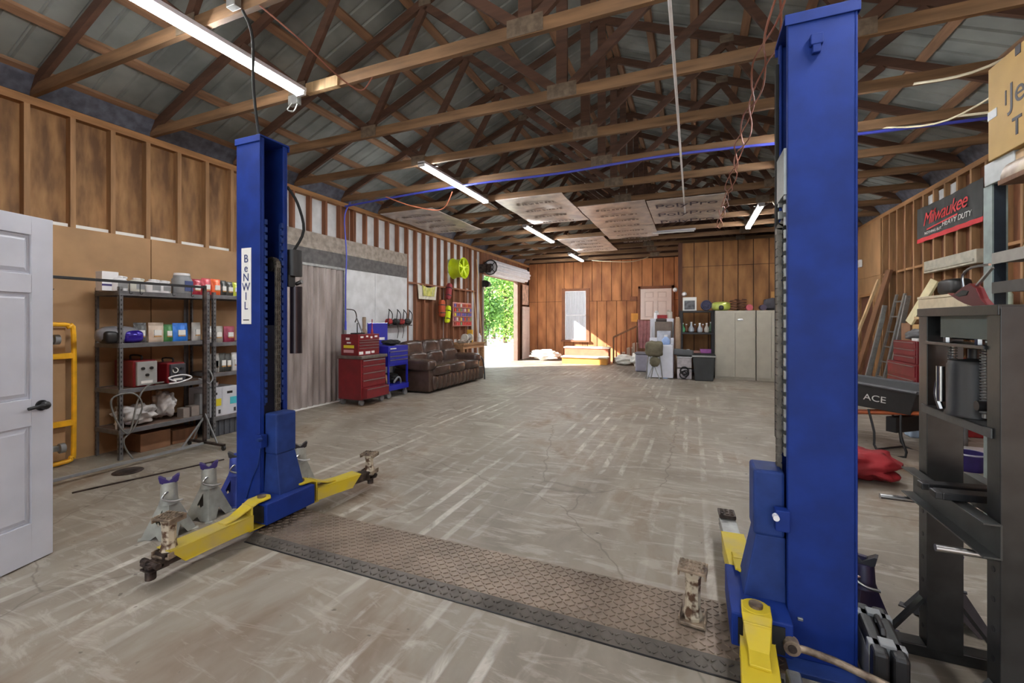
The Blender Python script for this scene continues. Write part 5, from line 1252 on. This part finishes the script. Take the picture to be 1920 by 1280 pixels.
# camera-facing side: local +y or -y
for s in (1, -1):
    p = [Vector((x, s*abs(y), z)) for x, y, z in (vs[0], vs[1], vs[5], vs[4])]
    mid = p[0]*.30+p[1]*.16+p[3]*.26+p[2]*.28
    n_ = (p[1]-p[0]).cross(p[3]-p[0]).normalized()
    if n_.y*s < 0: n_ = -n_
    up = (p[0]-p[3]); xd = Vector((-s, 0, -s*0.035)).normalized(); up = n_.cross(xd).normalized()
    if up.z < 0: up = -up
    if s == 1: text('tray_lettering', 'ACE', .115, WHT, frame(mid+n_*.003+Vector((0.02, 0, 0)), xd, up), t, .001, .25, 1.1, .006)
for s in (-1, 1): B().cyl((-.95, s*.26, .60), (.62, s*.10, .30), .022, n=10).build('handle', mat('handle_orange', (160, 78, 36), .6, 0, .2, 6), t, smooth=True)
B().cyl((.66, -.045, .18), (.66, .045, .18), .18, n=26).build('wheel', BLKR, t, smooth=True)
for s in (-1, 1): B().tube([(.1, s*.17, .44), (.02, s*.20, .20), (-.02, s*.22, .012), (-.30, s*.22, .012), (-.26, s*.22, .22), (-.24, s*.19, .46)], .012, 8, 3).build('leg', BLK, t, smooth=True)
B().cyl((-.02, -.22, .015), (-.02, .22, .015), .011, n=8).build('leg_brace', BLK, t); B().b2(-.20, -.10, -.2, .2, .24, .40).build('brace_plate', BLK, t)
# red bag
REDC = mat('red_cloth', (132, 20, 28), .75, 0, .25, 5)
lump('red_jacket', (1.40, 4.94, 0), (.58, .42, .24), REDC, 'red jacket with dark trim heaped on the floor right of the blue post', 'jacket', .45, 11)
lump('red_bag', (1.26, 5.42, 0), (.46, .36, .32), REDC, 'red cloth bag behind the heaped jacket', 'bag', .3, 5)
lump('dark_bag', (1.27, 5.43, .30), (.38, .32, .22), mat('bag_violet', (48, 40, 66), .8, 0, .2), 'dark violet bag on the red cloth bag beside the blue post', 'bag', .25, 6)
# white can pack, purple pail
t = T('oil_jug', 'blue-white oil jug on the floor under the wheelbarrow, left of the press', 'jug', (G(1712, 818).x, G(1712, 818).y, 0)); 
B().b2(-.06, .06, -.10, .10, 0, .24).build('body', mat('oil_jug', (150, 168, 190), .5, 0, .15, 12), t, bev=.02, seg=3); B().b2(-.02, .02, -.02, .02, .24, .28).build('cap', BLK, t)
tag(B().b2(-.15, .15, -.12, .12, 0, .22).xf(Matrix.Translation((G(1712, 818).x+.30, G(1712, 818).y+.05, 0))).build('battery', BLK, bev=.008), 'black battery block beside the blue-white oil jug', 'battery')
q = G(1815, 880); t = T('pail', 'low purple pail on the floor seen through the press', 'pail', (q.x, q.y, 0)); B().lathe([(.11, 0), (.12, .02), (.13, .17), (.12, .17), (.115, .03)], n=24).build('body', PURP, t, smooth=True); B().ring((0, 0, .165), .132, .008, 2, 24).build('rim', mat('pail_rim', (170, 170, 190), .5, 0, 0), t, smooth=True)
tag(B().b2(q.x+.18, q.x+.42, q.y+.2, q.y+.5, 0, .12).build('foam_block', WHITEP, bev=.01), 'white block on the floor behind the purple pail', 'block')
tag(B().cyl((q.x+.3, q.y+.8, 0), (q.x+.3, q.y+.8, .75), .05).build('gas_cylinder', GREYP, smooth=True), 'slim grey cylinder standing behind the purple pail', 'cylinder')

# red tool chests on the right wall
def red_chest(loc, w, d, h, n, label, name='tool_chest'):
    t = T(name, label, 'tool chest', loc, PI/2*0)
    B().b2(-d/2, d/2, -w/2, w/2, 0, h).build('body', REDM, t, bev=.006)
    for k in range(n):
        z0 = h*(k+.12)/n; z1 = h*(k+.92)/n
        dd = B().b2(-d/2-.012, -d/2, -w/2+.03, w/2-.03, z0, z1).build('drawer', REDM, t, bev=.002); B().b2(-d/2-.022, -d/2-.012, -w/2+.06, w/2-.06, z1-.018, z1-.006).build('drawer_pull', CHROME, dd)
    return t
red_chest((3.20, 8.45, 0), 1.0, .5, .82, 4, 'red lower tool cabinet against the right wall behind the wheelbarrow', 'tool_cabinet')
red_chest((3.22, 8.50, .82), .80, .42, .33, 3, 'red open-topped tool chest on the lower red cabinet, right wall')
lump('grey_rag', (3.20, 8.45, 1.15), (.34, .5, .16), mat('rag_dark', (96, 96, 98), .9, 0, .2), 'grey rag heap on the red chest by the right wall', 'cloth', .35, 7)
tag(B().box(3.10, 8.25, 1.155+.02, .12, .2, .04).build('paper_pack', WHITEP, bev=.003), 'small white packet on the red chest by the right wall', 'packet')
tag(B().b2(2.95, 3.5, 7.2, 7.85, 0, .95).build('red_crate', REDD, bev=.01), 'dull red crate stack behind the press by the right wall', 'crate')
# lumber, boards, ladder
a = PX(3.25, 1602, 700); c = PX(XR-.03, 1650, 528)
tag(B().beam((3.0, 10.9, 0), (3.53, 10.62, 2.45), .05, .24, (0, -1, 0)).build('lumber_board', W_BR), 'wide brown board leaning on the right wall beside the plywood', 'board')
tag(B().beam((2.72, 10.9, 0), (3.50, 11.05, 2.30), .04, .09, (0, -1, 0)).build('lumber_strip', W_LT), 'pale narrow board leaning at a slant right next to the blue post', 'board')
t = T('ladder', 'aluminium ladder leaning on the right wall next to the brown board', 'ladder', (3.15, 9.95, 0)); 
for y in (-.0, .34): B().beam((0, y, 0), (.38, y, 1.95), .03, .07, (0, 1, 0)).build('rail', GALV, t)
for k in range(7): B().cyl((.38*(k+.5)/7, 0, 1.95*(k+.5)/7), (.38*(k+.5)/7, .34, 1.95*(k+.5)/7), .014, n=8).build('rung', GALV, t)
for i, (y, h, x) in enumerate(((10.35, 1.75, 3.05), (10.22, 1.55, 2.98), (9.80, 1.9, 3.2))):
    tag(B().beam((x, y, 0), (x+.3, y-.06, h), .07, .05, (0, 1, 0)).build('metal_channel', GALV, bev=.003), ('grey metal channel leaning left of the ladder', 'shorter grey metal channel leaning in front of the others', 'tall grey channel leaning right of the ladder')[i], 'channel')
q = PX(2.9, 1598, 697)
tag(B().box(2.55, 10.2, .32, .10, .16, .62, ry=.15).build('yellow_box', mat('yellow_plastic', (226, 200, 30), .5, 0, .1), bev=.01), 'bright yellow upright thing just right of the blue post', 'box')
# shelves and clutter on the right wall
t = T('plank_shelf', 'plank shelf fixed to the right wall studs, crowded with boxes', 'shelf', (3.38, 7.5, 1.50))
B().b2(-.20, .21, -.95, 1.15, -.02, .02).build('shelf_board', W_LT, t)
for y in (-.8, 0, 1.0): B().beam((.20, y, -.30), (-.14, y, -.03), .03, .03).build('bracket', W_LT, t)
t = T('storage_box', 'long whitish storage box on the plank shelf above the press', 'box', (3.36, 7.95, 1.52)); B().b2(-.15, .15, -.65, .65, 0, .26).build('body', mat('box_cream', (190, 176, 150), .6, 0, .1), t, bev=.01); B().b2(-.16, .16, -.66, .66, .26, .30).build('lid', mat('box_cream', (190, 176, 150)), t, bev=.008)
tag(B().ell((3.36, 7.95, 1.93), (.24, .48, .22), .5, 20, 14).build('black_case', BLK, smooth=True), 'glossy black rounded case on the cream storage box', 'case')
tag(B().b2(3.28, 3.44, 7.0, 7.24, 1.52, 1.86).build('paint_tin', mat('tin_green', (176, 196, 186), .5, 0, .2), bev=.01), 'pale green container on the plank shelf behind the saw', 'container')
tag(B().lathe([(.05, 0), (.055, .24), (.02, .30), (.02, .33)], (3.34, 6.82, 1.52), 14).build('spray_can', mat('can_mint', (196, 214, 200), .5, 0, .1), smooth=True), 'pale mint bottle on the plank shelf beside the steel rack post', 'bottle')
a = PX(XR-.06, 1738, 497); c = PX(XR-.06, 1838, 482)
tag(B().b2(XR-.10, XR-.003, c.y, a.y, 2.23, 2.42).b2(XR-.115, XR-.10, c.y+.05, a.y-.05, 2.26, 2.30).build('metal_track', mat('track_grey', (176, 172, 158), .5, .3, .15, 8), bev=.004), 'long pale grey metal track fixed to the right wall below the banner', 'track')
tag(B().beam((3.30, 9.15, 1.42), (3.55, 8.95, 2.10), .03, .28, (0, 1, 0)).build('board_offcut', mat('offcut_cream', (206, 196, 156), .7, 0, .08)), 'cream tapered board leaning left of the crowded shelf', 'board')
for i, (y0, y1, z0, z1, m, lb) in enumerate(((8.58, 9.06, 1.155, 1.30, W_LT, 'pale plank end stacked under the crowded shelf'), (8.56, 9.04, 1.31, 1.40, CARD, 'flat cardboard stack under the crowded shelf'), (9.12, 9.45, 1.0, 1.42, CARDD, 'brown cardboard box beside the ladder'))):
    if i == 2: tag(B().b2(3.3, 3.56, y0, y1, 0, z1).build('cardboard_box', m, bev=.004), lb, 'box')
    else: tag(B().b2(3.3, 3.56, y0, y1, z0 if i else 1.155, z1).build('plank_stack', m, bev=.002), lb, 'boards')
q = PX(XR-.03, 1614, 494); tag(B().box(XR-.05, q.y, q.z, .06, .14, .17).build('socket_box', WHITEP, bev=.01), 'small white electrical box on the plywood right of the blue post', 'socket')

# banner
a = PX(XR-.02, 1721, 391); c = PX(XR-.02, 1846, 345)
t = T('banner', 'black banner with red script and a red lower edge on the right wall', 'banner', (XR-.02, (a.y+c.y)/2, 0)); hw = (a.y-c.y)/2
zt = a.z-.02; zb = 2.78
cloth(B(), -hw, hw, zb+.07, zt, .02, -.01, .003, .008).build('cloth', mat('banner_black', (52, 54, 54), .7, 0, .1), t, smooth=True)
cloth(B(), -hw, hw, zb, zb+.07, .0, -.012, .003, .008, mm=2).build('red_edge', mat('banner_red', (200, 50, 56), .7, 0, .05), t, smooth=True)
BR = mat('script_red', (214, 62, 66), .7, 0, .05)
text('red_script', 'Milwaukee', .30, BR, frame((-.026, .05, 3.14), (0, -1, 0.03), (0, 0, 1)), t, .001, .35, 1.08, .006, .9)
b = B().box(-.027, .1, 2.985, .002, .9, .022, rx=-.06).build('red_underline', BR, t)
text('small_white_text', 'NOTHING BUT', .06, WHT, frame((-.026, .36, 2.90), (0, -1, 0), (0, 0, 1)), t, .001, 0, 1.3, .002)
text('white_text', 'HEAVY DUTY', .11, WHT, frame((-.026, -.30, 2.95), (0, -1, 0), (0, 0, 1)), t, .001, .2, 1.15, .003)

# steel rack post, shelf, box, gutters, at the right edge
XK = 2.0
t = T('steel_rack', 'tall dark steel rack post with a wide shelf, rising behind the press', 'rack', (XK, 4.24, 0))
FL = mat('rack_flange', (132, 146, 144), .45, .3, .15); WEB = mat('rack_web', (34, 42, 52), .5, .3, .2)
p = B().b2(0, .01, .0, .10, 0, 2.44).build('post_flange', FL, t); B().b2(.01, .075, -.0, .012, 0, 2.44).build('post_web', WEB, t); B().b2(.075, .085, .0, .10, 0, 2.44).build('post_flange', FL, t)
B().b2(-.01, .14, -.25, .07, 2.44, 2.60).build('top_bracket', mat('bracket_grey', (168, 172, 172), .45, .3, .1), t, bev=.004)
for y in (-2.3,):
    B().b2(0, .01, y-.06, y, 0, 2.44).build('post_flange', FL, t); B().b2(.01, .2, y-.012, y, 0, 2.44).build('post_web', WEB, t)
for z in (1.93, 1.72, .9):
    B().b2(0, .9, -2.3, -.005, z-.06, z).b2(-.004, .0, -2.3, -.005, z-.07, z+.01).build('shelf_beam' if z != 1.93 else 'shelf', mat('shelf_dark', (60, 58, 56), .5, .2, .15) if z < 1.9 else mat('shelf_light', (150, 146, 140), .6, .2, .1), t)
B().beam((.1, -.0, 1.50), (.1, -.38, 1.10), .05, .05, (1, 0, 0)).build('brace', WEB, t)
B().b2(0, .9, -2.3, 0, 2.50, 2.585).build('top_deck', W_LT, t)
t = T('cardboard_carton', 'big yellowish cardboard carton with dark lettering on the rack top, upper right corner', 'box', (XK, 3.62, 2.60))
B().b2(-.03, .55, -.62, .60, 0, .66).build('carton', mat('carton_tan', (182, 150, 92), .8, 0, .06, 5), t, bev=.004)
text('carton_letters', 'Jeep', .23, INK, frame((-.0315, .19, .36), (0, -1, 0), (0, 0, 1)), t, .001, 0, .95, .006)
B().b2(-.033, -.03, .50, .60, .29, .35).build('tape', GREYP, t); [B().b2(-.034, -.03, *q).build('print_mark', INK, t) for q in ((.26, .31, .60, .66), (.285, .305, .08, .18), (.25, .34, .18, .20), (.40, .41, .32, .42))]
def gutter(y, z, lb, r=.075):
    b = B(); n = 12; L = 2.2; vs = []
    for e in (0, -L):
        for rr in (r, r-.006):
            for i in range(n+1): a_ = PI*i/n; vs.append((rr*math.cos(a_)*.8, e, rr*math.sin(a_)*1.5))
    m_ = n+1; fs = []
    for i in range(n): fs += [(i, i+1, 2*m_+i+1, 2*m_+i), (m_+i, 3*m_+i, 3*m_+i+1, m_+i+1), (i, m_+i, m_+i+1, i+1), (2*m_+i, 2*m_+i+1, 3*m_+i+1, 3*m_+i)]
    fs += [(0, 2*m_, 3*m_, m_), (n, m_+n, 3*m_+n, 2*m_+n)]
    b.add(vs, fs).xf(Matrix.Translation((XK-.10, y, z)))
    return tag(b.build('gutter', mat('gutter_brown', (104, 72, 56), .5, .1, .25, 7, c2=(170, 150, 120)), smooth=True), lb, 'gutter')
gutter(3.82, 2.36, 'brown half-round gutter length hung beside the rack top, under the carton')
tag(B().b2(XK-.18, XK-.02, 1.62, 3.80, 2.325, 2.355).build('gutter_bracket', W_BR), 'brown plank under the gutter beside the rack', 'plank')
for i, (y, z, s_x, m, lb) in enumerate(((3.75, 1.93, (.2, .4, .12), mat('bag_clear', (170, 170, 190), .3, 0, .4, 20, .3), 'plastic bag of clear and violet parts on the rack shelf'),)):
    lump('parts_bag', (XK+.13, y, z), s_x, m, lb, 'bag', .2, 3)
tag(B().beam((XK+.15, 4.14, 1.94), (XK+.2, 4.0, 2.36), .02, .08, (1, 0, 0)).build('paint_stick', mat('offcut_cream', (206, 196, 156))), 'cream flat board leaning on the rack shelf behind the steel post', 'board')
tag(B().b2(XK+.05, XK+.30, 3.20, 3.50, 1.93, 2.32).build('grey_machine', GREYP, bev=.02), 'tall grey box on the rack shelf at the right edge', 'box')
tag(B().b2(XK+.0, XK+.28, 3.1, 3.7, 2.33, 2.35).build('red_tray', REDD), 'dull red tray laid over the grey box on the rack', 'tray')

# ============================================================ UNDER THE ROOF
FILM = mat('insulation_film', (196, 190, 190), .32, .15, .12, 5, .15, c2=(224, 216, 208))
def sheet(x0, x1, y0, y1, label, marks=0):
    t = T('ceiling_sheet', label, 'ceiling sheet', ((x0+x1)/2, (y0+y1)/2, 3.64), 0, 'film-faced boards under the trusses'); hx, hy = (x1-x0)/2, (y1-y0)/2
    nx, ny = 10, 26; vs = []
    for s in (0, .012):
        for j in range(ny+1):
            for i in range(nx+1):
                x = -hx+2*hx*i/nx; y = -hy+2*hy*j/ny; vs.append((x, y, s-.012-.022*abs(math.sin(PI*(y+hy)/1.02))*(.6+.4*math.sin(i))))
    W_ = nx+1; n = (nx+1)*(ny+1); fs = []
    for j in range(ny):
        for i in range(nx): q = j*W_+i; fs += [(q, q+1, q+W_+1, q+W_), (n+q, n+q+W_, n+q+W_+1, n+q+1)]
    per = [i for i in range(W_)]+[j*W_+nx for j in range(1, ny+1)]+[ny*W_+i for i in range(nx-1, -1, -1)]+[j*W_ for j in range(ny-1, 0, -1)]
    for k in range(len(per)): p, q = per[k], per[(k+1) % len(per)]; fs.append((p, q, n+q, n+p))
    B().add(vs, fs).build('film_board', FILM, t, smooth=True)
    if marks == 1:
        for k in range(3):
            text('blue_lettering', 'PolyPro', .36, mat('print_navy', (72, 66, 88), .6, 0, 0), frame((.0, -hy+.35+.68*k, -.045), (1, 0, 0), (0, -1, 0)), t, .001, 0, .95, .004)
    elif marks == 2:
        for k in range(4):
            b = B(); x = -hx*.5
            while x < hx*.6: w = rnd.uniform(.03, .08); b.box(x, -hy+.35+.5*k, -.04, w*.8, rnd.uniform(.05, .1), .002, rz=rnd.uniform(-.3, .3)); x += w+.015
            b.build('faint_print', mat('print_faint', (128, 116, 112), .6, 0, 0), t)
    return t
sheet(-5.88, -4.64, 7.15, 9.25, 'silvery white sheet under the trusses against the left wall', 2)
sheet(-3.30, -2.06, 7.15, 9.25, 'silvery sheet beyond the second tube light, left of three in a row', 2)
sheet(-2.03, -.80, 8.15, 10.2, 'silvery sheet in the middle of three in a row under the trusses', 2)
sheet(-2.03, -.80, 10.25, 11.6, 'short silvery sheet just beyond the middle one of the row', 2)
sheet(-.78, .54, 8.25, 10.2, 'silvery sheet with large dark lettering, right of three in a row', 1)
sheet(-3.35, -2.12, 11.2, 13.5, 'farthest silvery sheet, near the orange plywood wall', 2)
# conduit, wires, cables
tag(B().cyl((-.145, 1.2, 3.62), (-.145, 9.5, 3.62), .013, n=10).build('conduit_pipe', WHITEP, smooth=True), 'thin white pipe running lengthwise under the trusses near the middle', 'pipe')
WIRE = mat('wire_copper', (150, 96, 80), .6, 0, .1, 6)
t = T('hanging_wires', 'bundle of reddish twisted wires sagging under the trusses left of the tall post', 'wire', (.52, 0, 3.64))
for k in range(3):
    pts = []
    for i in range(34):
        y = 1.2+.3*i; sag = .07*abs(math.sin(PI*(y-2.14)/1.02)); pts.append((.05*math.sin(i*1.1+k*2.1)+.02*k, y, .025-sag-.03*abs(math.cos(i*.9+k*2.1))))
    B().tube(pts, .008, 6, 3).build('strand', WIRE, t, smooth=True)
def cable(pts, m, label, r=.009, cat='cable', nm='power_cable'): return tag(B().tube(pts, r, 6, 6).build(nm, m, smooth=True), label, cat)
cable([(-2.93, 2.10, 3.64), (-2.86, 2.12, 3.45), (-2.98, 2.22, 3.15), (-2.97, 2.26, 2.78)], BLKR, 'black cable dropping from the truss to the top of the left blue post', .010)
cable([(-2.80, 2.13, 3.66), (-2.72, 2.4, 3.56), (-2.74, 2.8, 3.50), (-2.72, 3.05, 3.50), (-2.68, 3.15, 3.66)], WIRE, 'thin pale wire looping between the first two trusses right of the nearest tube', .006, 'wire', 'loop_wire')
cable([(-4.9, 6.1, 3.60), (-4.5, 6.3, 3.45), (-4.1, 6.6, 3.42), (-3.7, 6.3, 3.60)], mat('wire_orange', (186, 110, 80), .6, 0, 0), 'orange cord drooping beside the second tube light', .010)
CR = mat('wire_cream', (206, 196, 170), .6, 0, 0)
cable([(2.7, 4.17, 3.67), (2.2, 4.7, 3.50), (1.9, 5.2, 3.67)], CR, 'cream cable drooping between trusses at the upper right', .012)
cable([(2.8, 5.2, 3.67), (2.4, 5.8, 3.50), (2.0, 6.24, 3.67)], CR, 'cream cable between the fourth and fifth trusses at right', .010)
cable([(3.3, 5.2, 3.67), (2.9, 5.7, 3.52), (2.65, 6.2, 3.67)], CR, 'short bright cream cable near the cardboard carton', .014)
cable([(1.35, 9.28, 3.70), (1.45, 9.2, 3.48), (1.62, 9.3, 3.44), (1.72, 9.28, 3.70)], CR, 'cream loop of cord beside the right tube light', .010)
cable([(-3.3, 15.3, 3.6), (-2.6, 15.1, 3.50), (-1.9, 15.2, 3.48), (-1.4, 15.4, 3.62)], CR, 'cream cord drooping near the far wall from the last tube', .012)
tag(B().beam((-3.46, 3.14, 3.70), (-3.06, 3.14, 3.70), .05, .10).build('lumber_block', W_LT, bev=.003), 'short pale wood block on the truss at the end of the nearest tube', 'wood block')
q = (-2.98, 2.12, 3.70)
tag(B().box(q[0], q[1]-.05, q[2], .09, .05, .10).build('junction_box', GALV, bev=.004), 'metal junction box on the nearest truss above the left blue post', 'junction box')
tag(B().box(-3.62, 3.13, 3.62, .12, .05, .09).tube([(-3.62, 3.10, 3.58), (-3.68, 3.1, 3.53), (-3.6, 3.1, 3.50), (-3.55, 3.1, 3.56)], .008, 6).build('junction_box', GALV, smooth=False), 'metal box with a white loop at the far end of the nearest tube', 'junction box')
for x, y in ((-3.0, 3.115), (-2.0, 3.115), (-3.8, 3.115), (1.6, 9.2)):
    pass
tag(B().box(1.55, 9.25, 3.55, .10, .05, .09).build('junction_box', GALV, bev=.003), 'metal box dangling right of the right tube light', 'junction box')

a = PY(11.2, 1237, 437); c = PY(11.2, 1288, 434)
t = T('unlit_light', 'switched-off white tube light under the trusses beyond the middle sheets', 'ceiling light', ((a.x+c.x)/2, 11.2, 3.60))
B().b2(-.5, .5, -.05, .05, .02, .055).build('fixture_body', WHITEM, t); B().cyl((-.47, 0, 0), (.47, 0, 0), .015).build('tube', WHITEP, t, smooth=True)

# ============================================================ OUTSIDE
S('ground', B().b2(-60, XL-.13, -30, 60, -.2, -.02), mat('gravel_pale', (206, 202, 192), .9, 0, .1, 3))
S('ground_2', B().b2(XL-.13, 30, -30, -4.6, -.2, -.02), mat('gravel_pale', (206, 202, 192)))
def leafmat(n, c, c2): return mat(n, c, .6, 0, .25, 1.5, 0, c2=c2)
LM = [leafmat('leaves_mid', (78, 128, 52), (120, 168, 70)), leafmat('leaves_dark', (52, 92, 44), (84, 132, 58)), leafmat('leaves_light', (120, 166, 66), (172, 204, 96))]
BARK = mat('bark', (96, 80, 66), .9, 0, .3, 6)
def tree(x, y, h, r, mi, label, seed):
    rg = random.Random(seed); t = T('tree', label, 'tree', (x, y, -.02), 0, 'trees beyond the yard')
    b = B().cyl((0, 0, 0), (.1, 0, h*.5), .16, .10, 9).cyl((.1, 0, h*.5), (0, .1, h*.9), .10, .03, 8)
    for k in range(6): a_ = rg.uniform(0, 2*PI); z = h*rg.uniform(.3, .7); b.cyl((.05, 0, z), (r*.7*math.cos(a_), r*.7*math.sin(a_), z+h*.15), .05, .02, 6)
    b.build('trunk', BARK, t, smooth=True)
    b = B()
    for cl in range(46):
        a_ = rg.uniform(0, 2*PI); zc = rg.uniform(.10, .97)*h; rr = r*math.sqrt(rg.random())*(1-.45*abs(zc/h-.45))
        cx, cy = rr*math.cos(a_), rr*math.sin(a_)
        for k in range(70):
            p = Vector((cx+rg.gauss(0, .32), cy+rg.gauss(0, .32), max(.15, zc+rg.gauss(0, .28)))); s = rg.uniform(.06, .13)
            d = Vector((rg.gauss(0, 1), rg.gauss(0, 1), rg.gauss(0, .6))).normalized(); e = d.cross(Vector((rg.gauss(0, 1), rg.gauss(0, 1), rg.gauss(0, 1)))).normalized()
            b.add([p-d*s*1.3, p+e*s*.6, p+d*s*1.3, p-e*s*.6], [(0, 1, 2, 3)])
    me = bpy.data.meshes.new('leaves'); me.from_pydata(b.v, [], b.f); me.materials.append(LM[mi]); o = bpy.data.objects.new('leaves', me); COL.objects.link(o); o.parent = t
for i, (u, D, h, r, mi, lb) in enumerate(((908, 26, 4.4, 1.0, 0, 'bushy mid green tree at the left of the doorway view'), (926, 36, 7.0, 1.3, 1, 'tall dark green tree behind the left of the doorway view'), (947, 29.5, 5.0, 1.0, 2, 'pale green tree in the middle of the doorway view'),
                                         (962, 40, 7.6, 1.4, 1, 'dark green tree behind the right of the doorway view'), (978, 33, 5.6, 1.1, 0, 'green tree partly hidden by the far doorway jamb'), (890, 41, 6.8, 1.4, 2, 'pale green tree hidden by the near doorway jamb'))):
    q = wp(u, 602, D); tree(q.x, q.y, h, r, mi, lb, i+3)
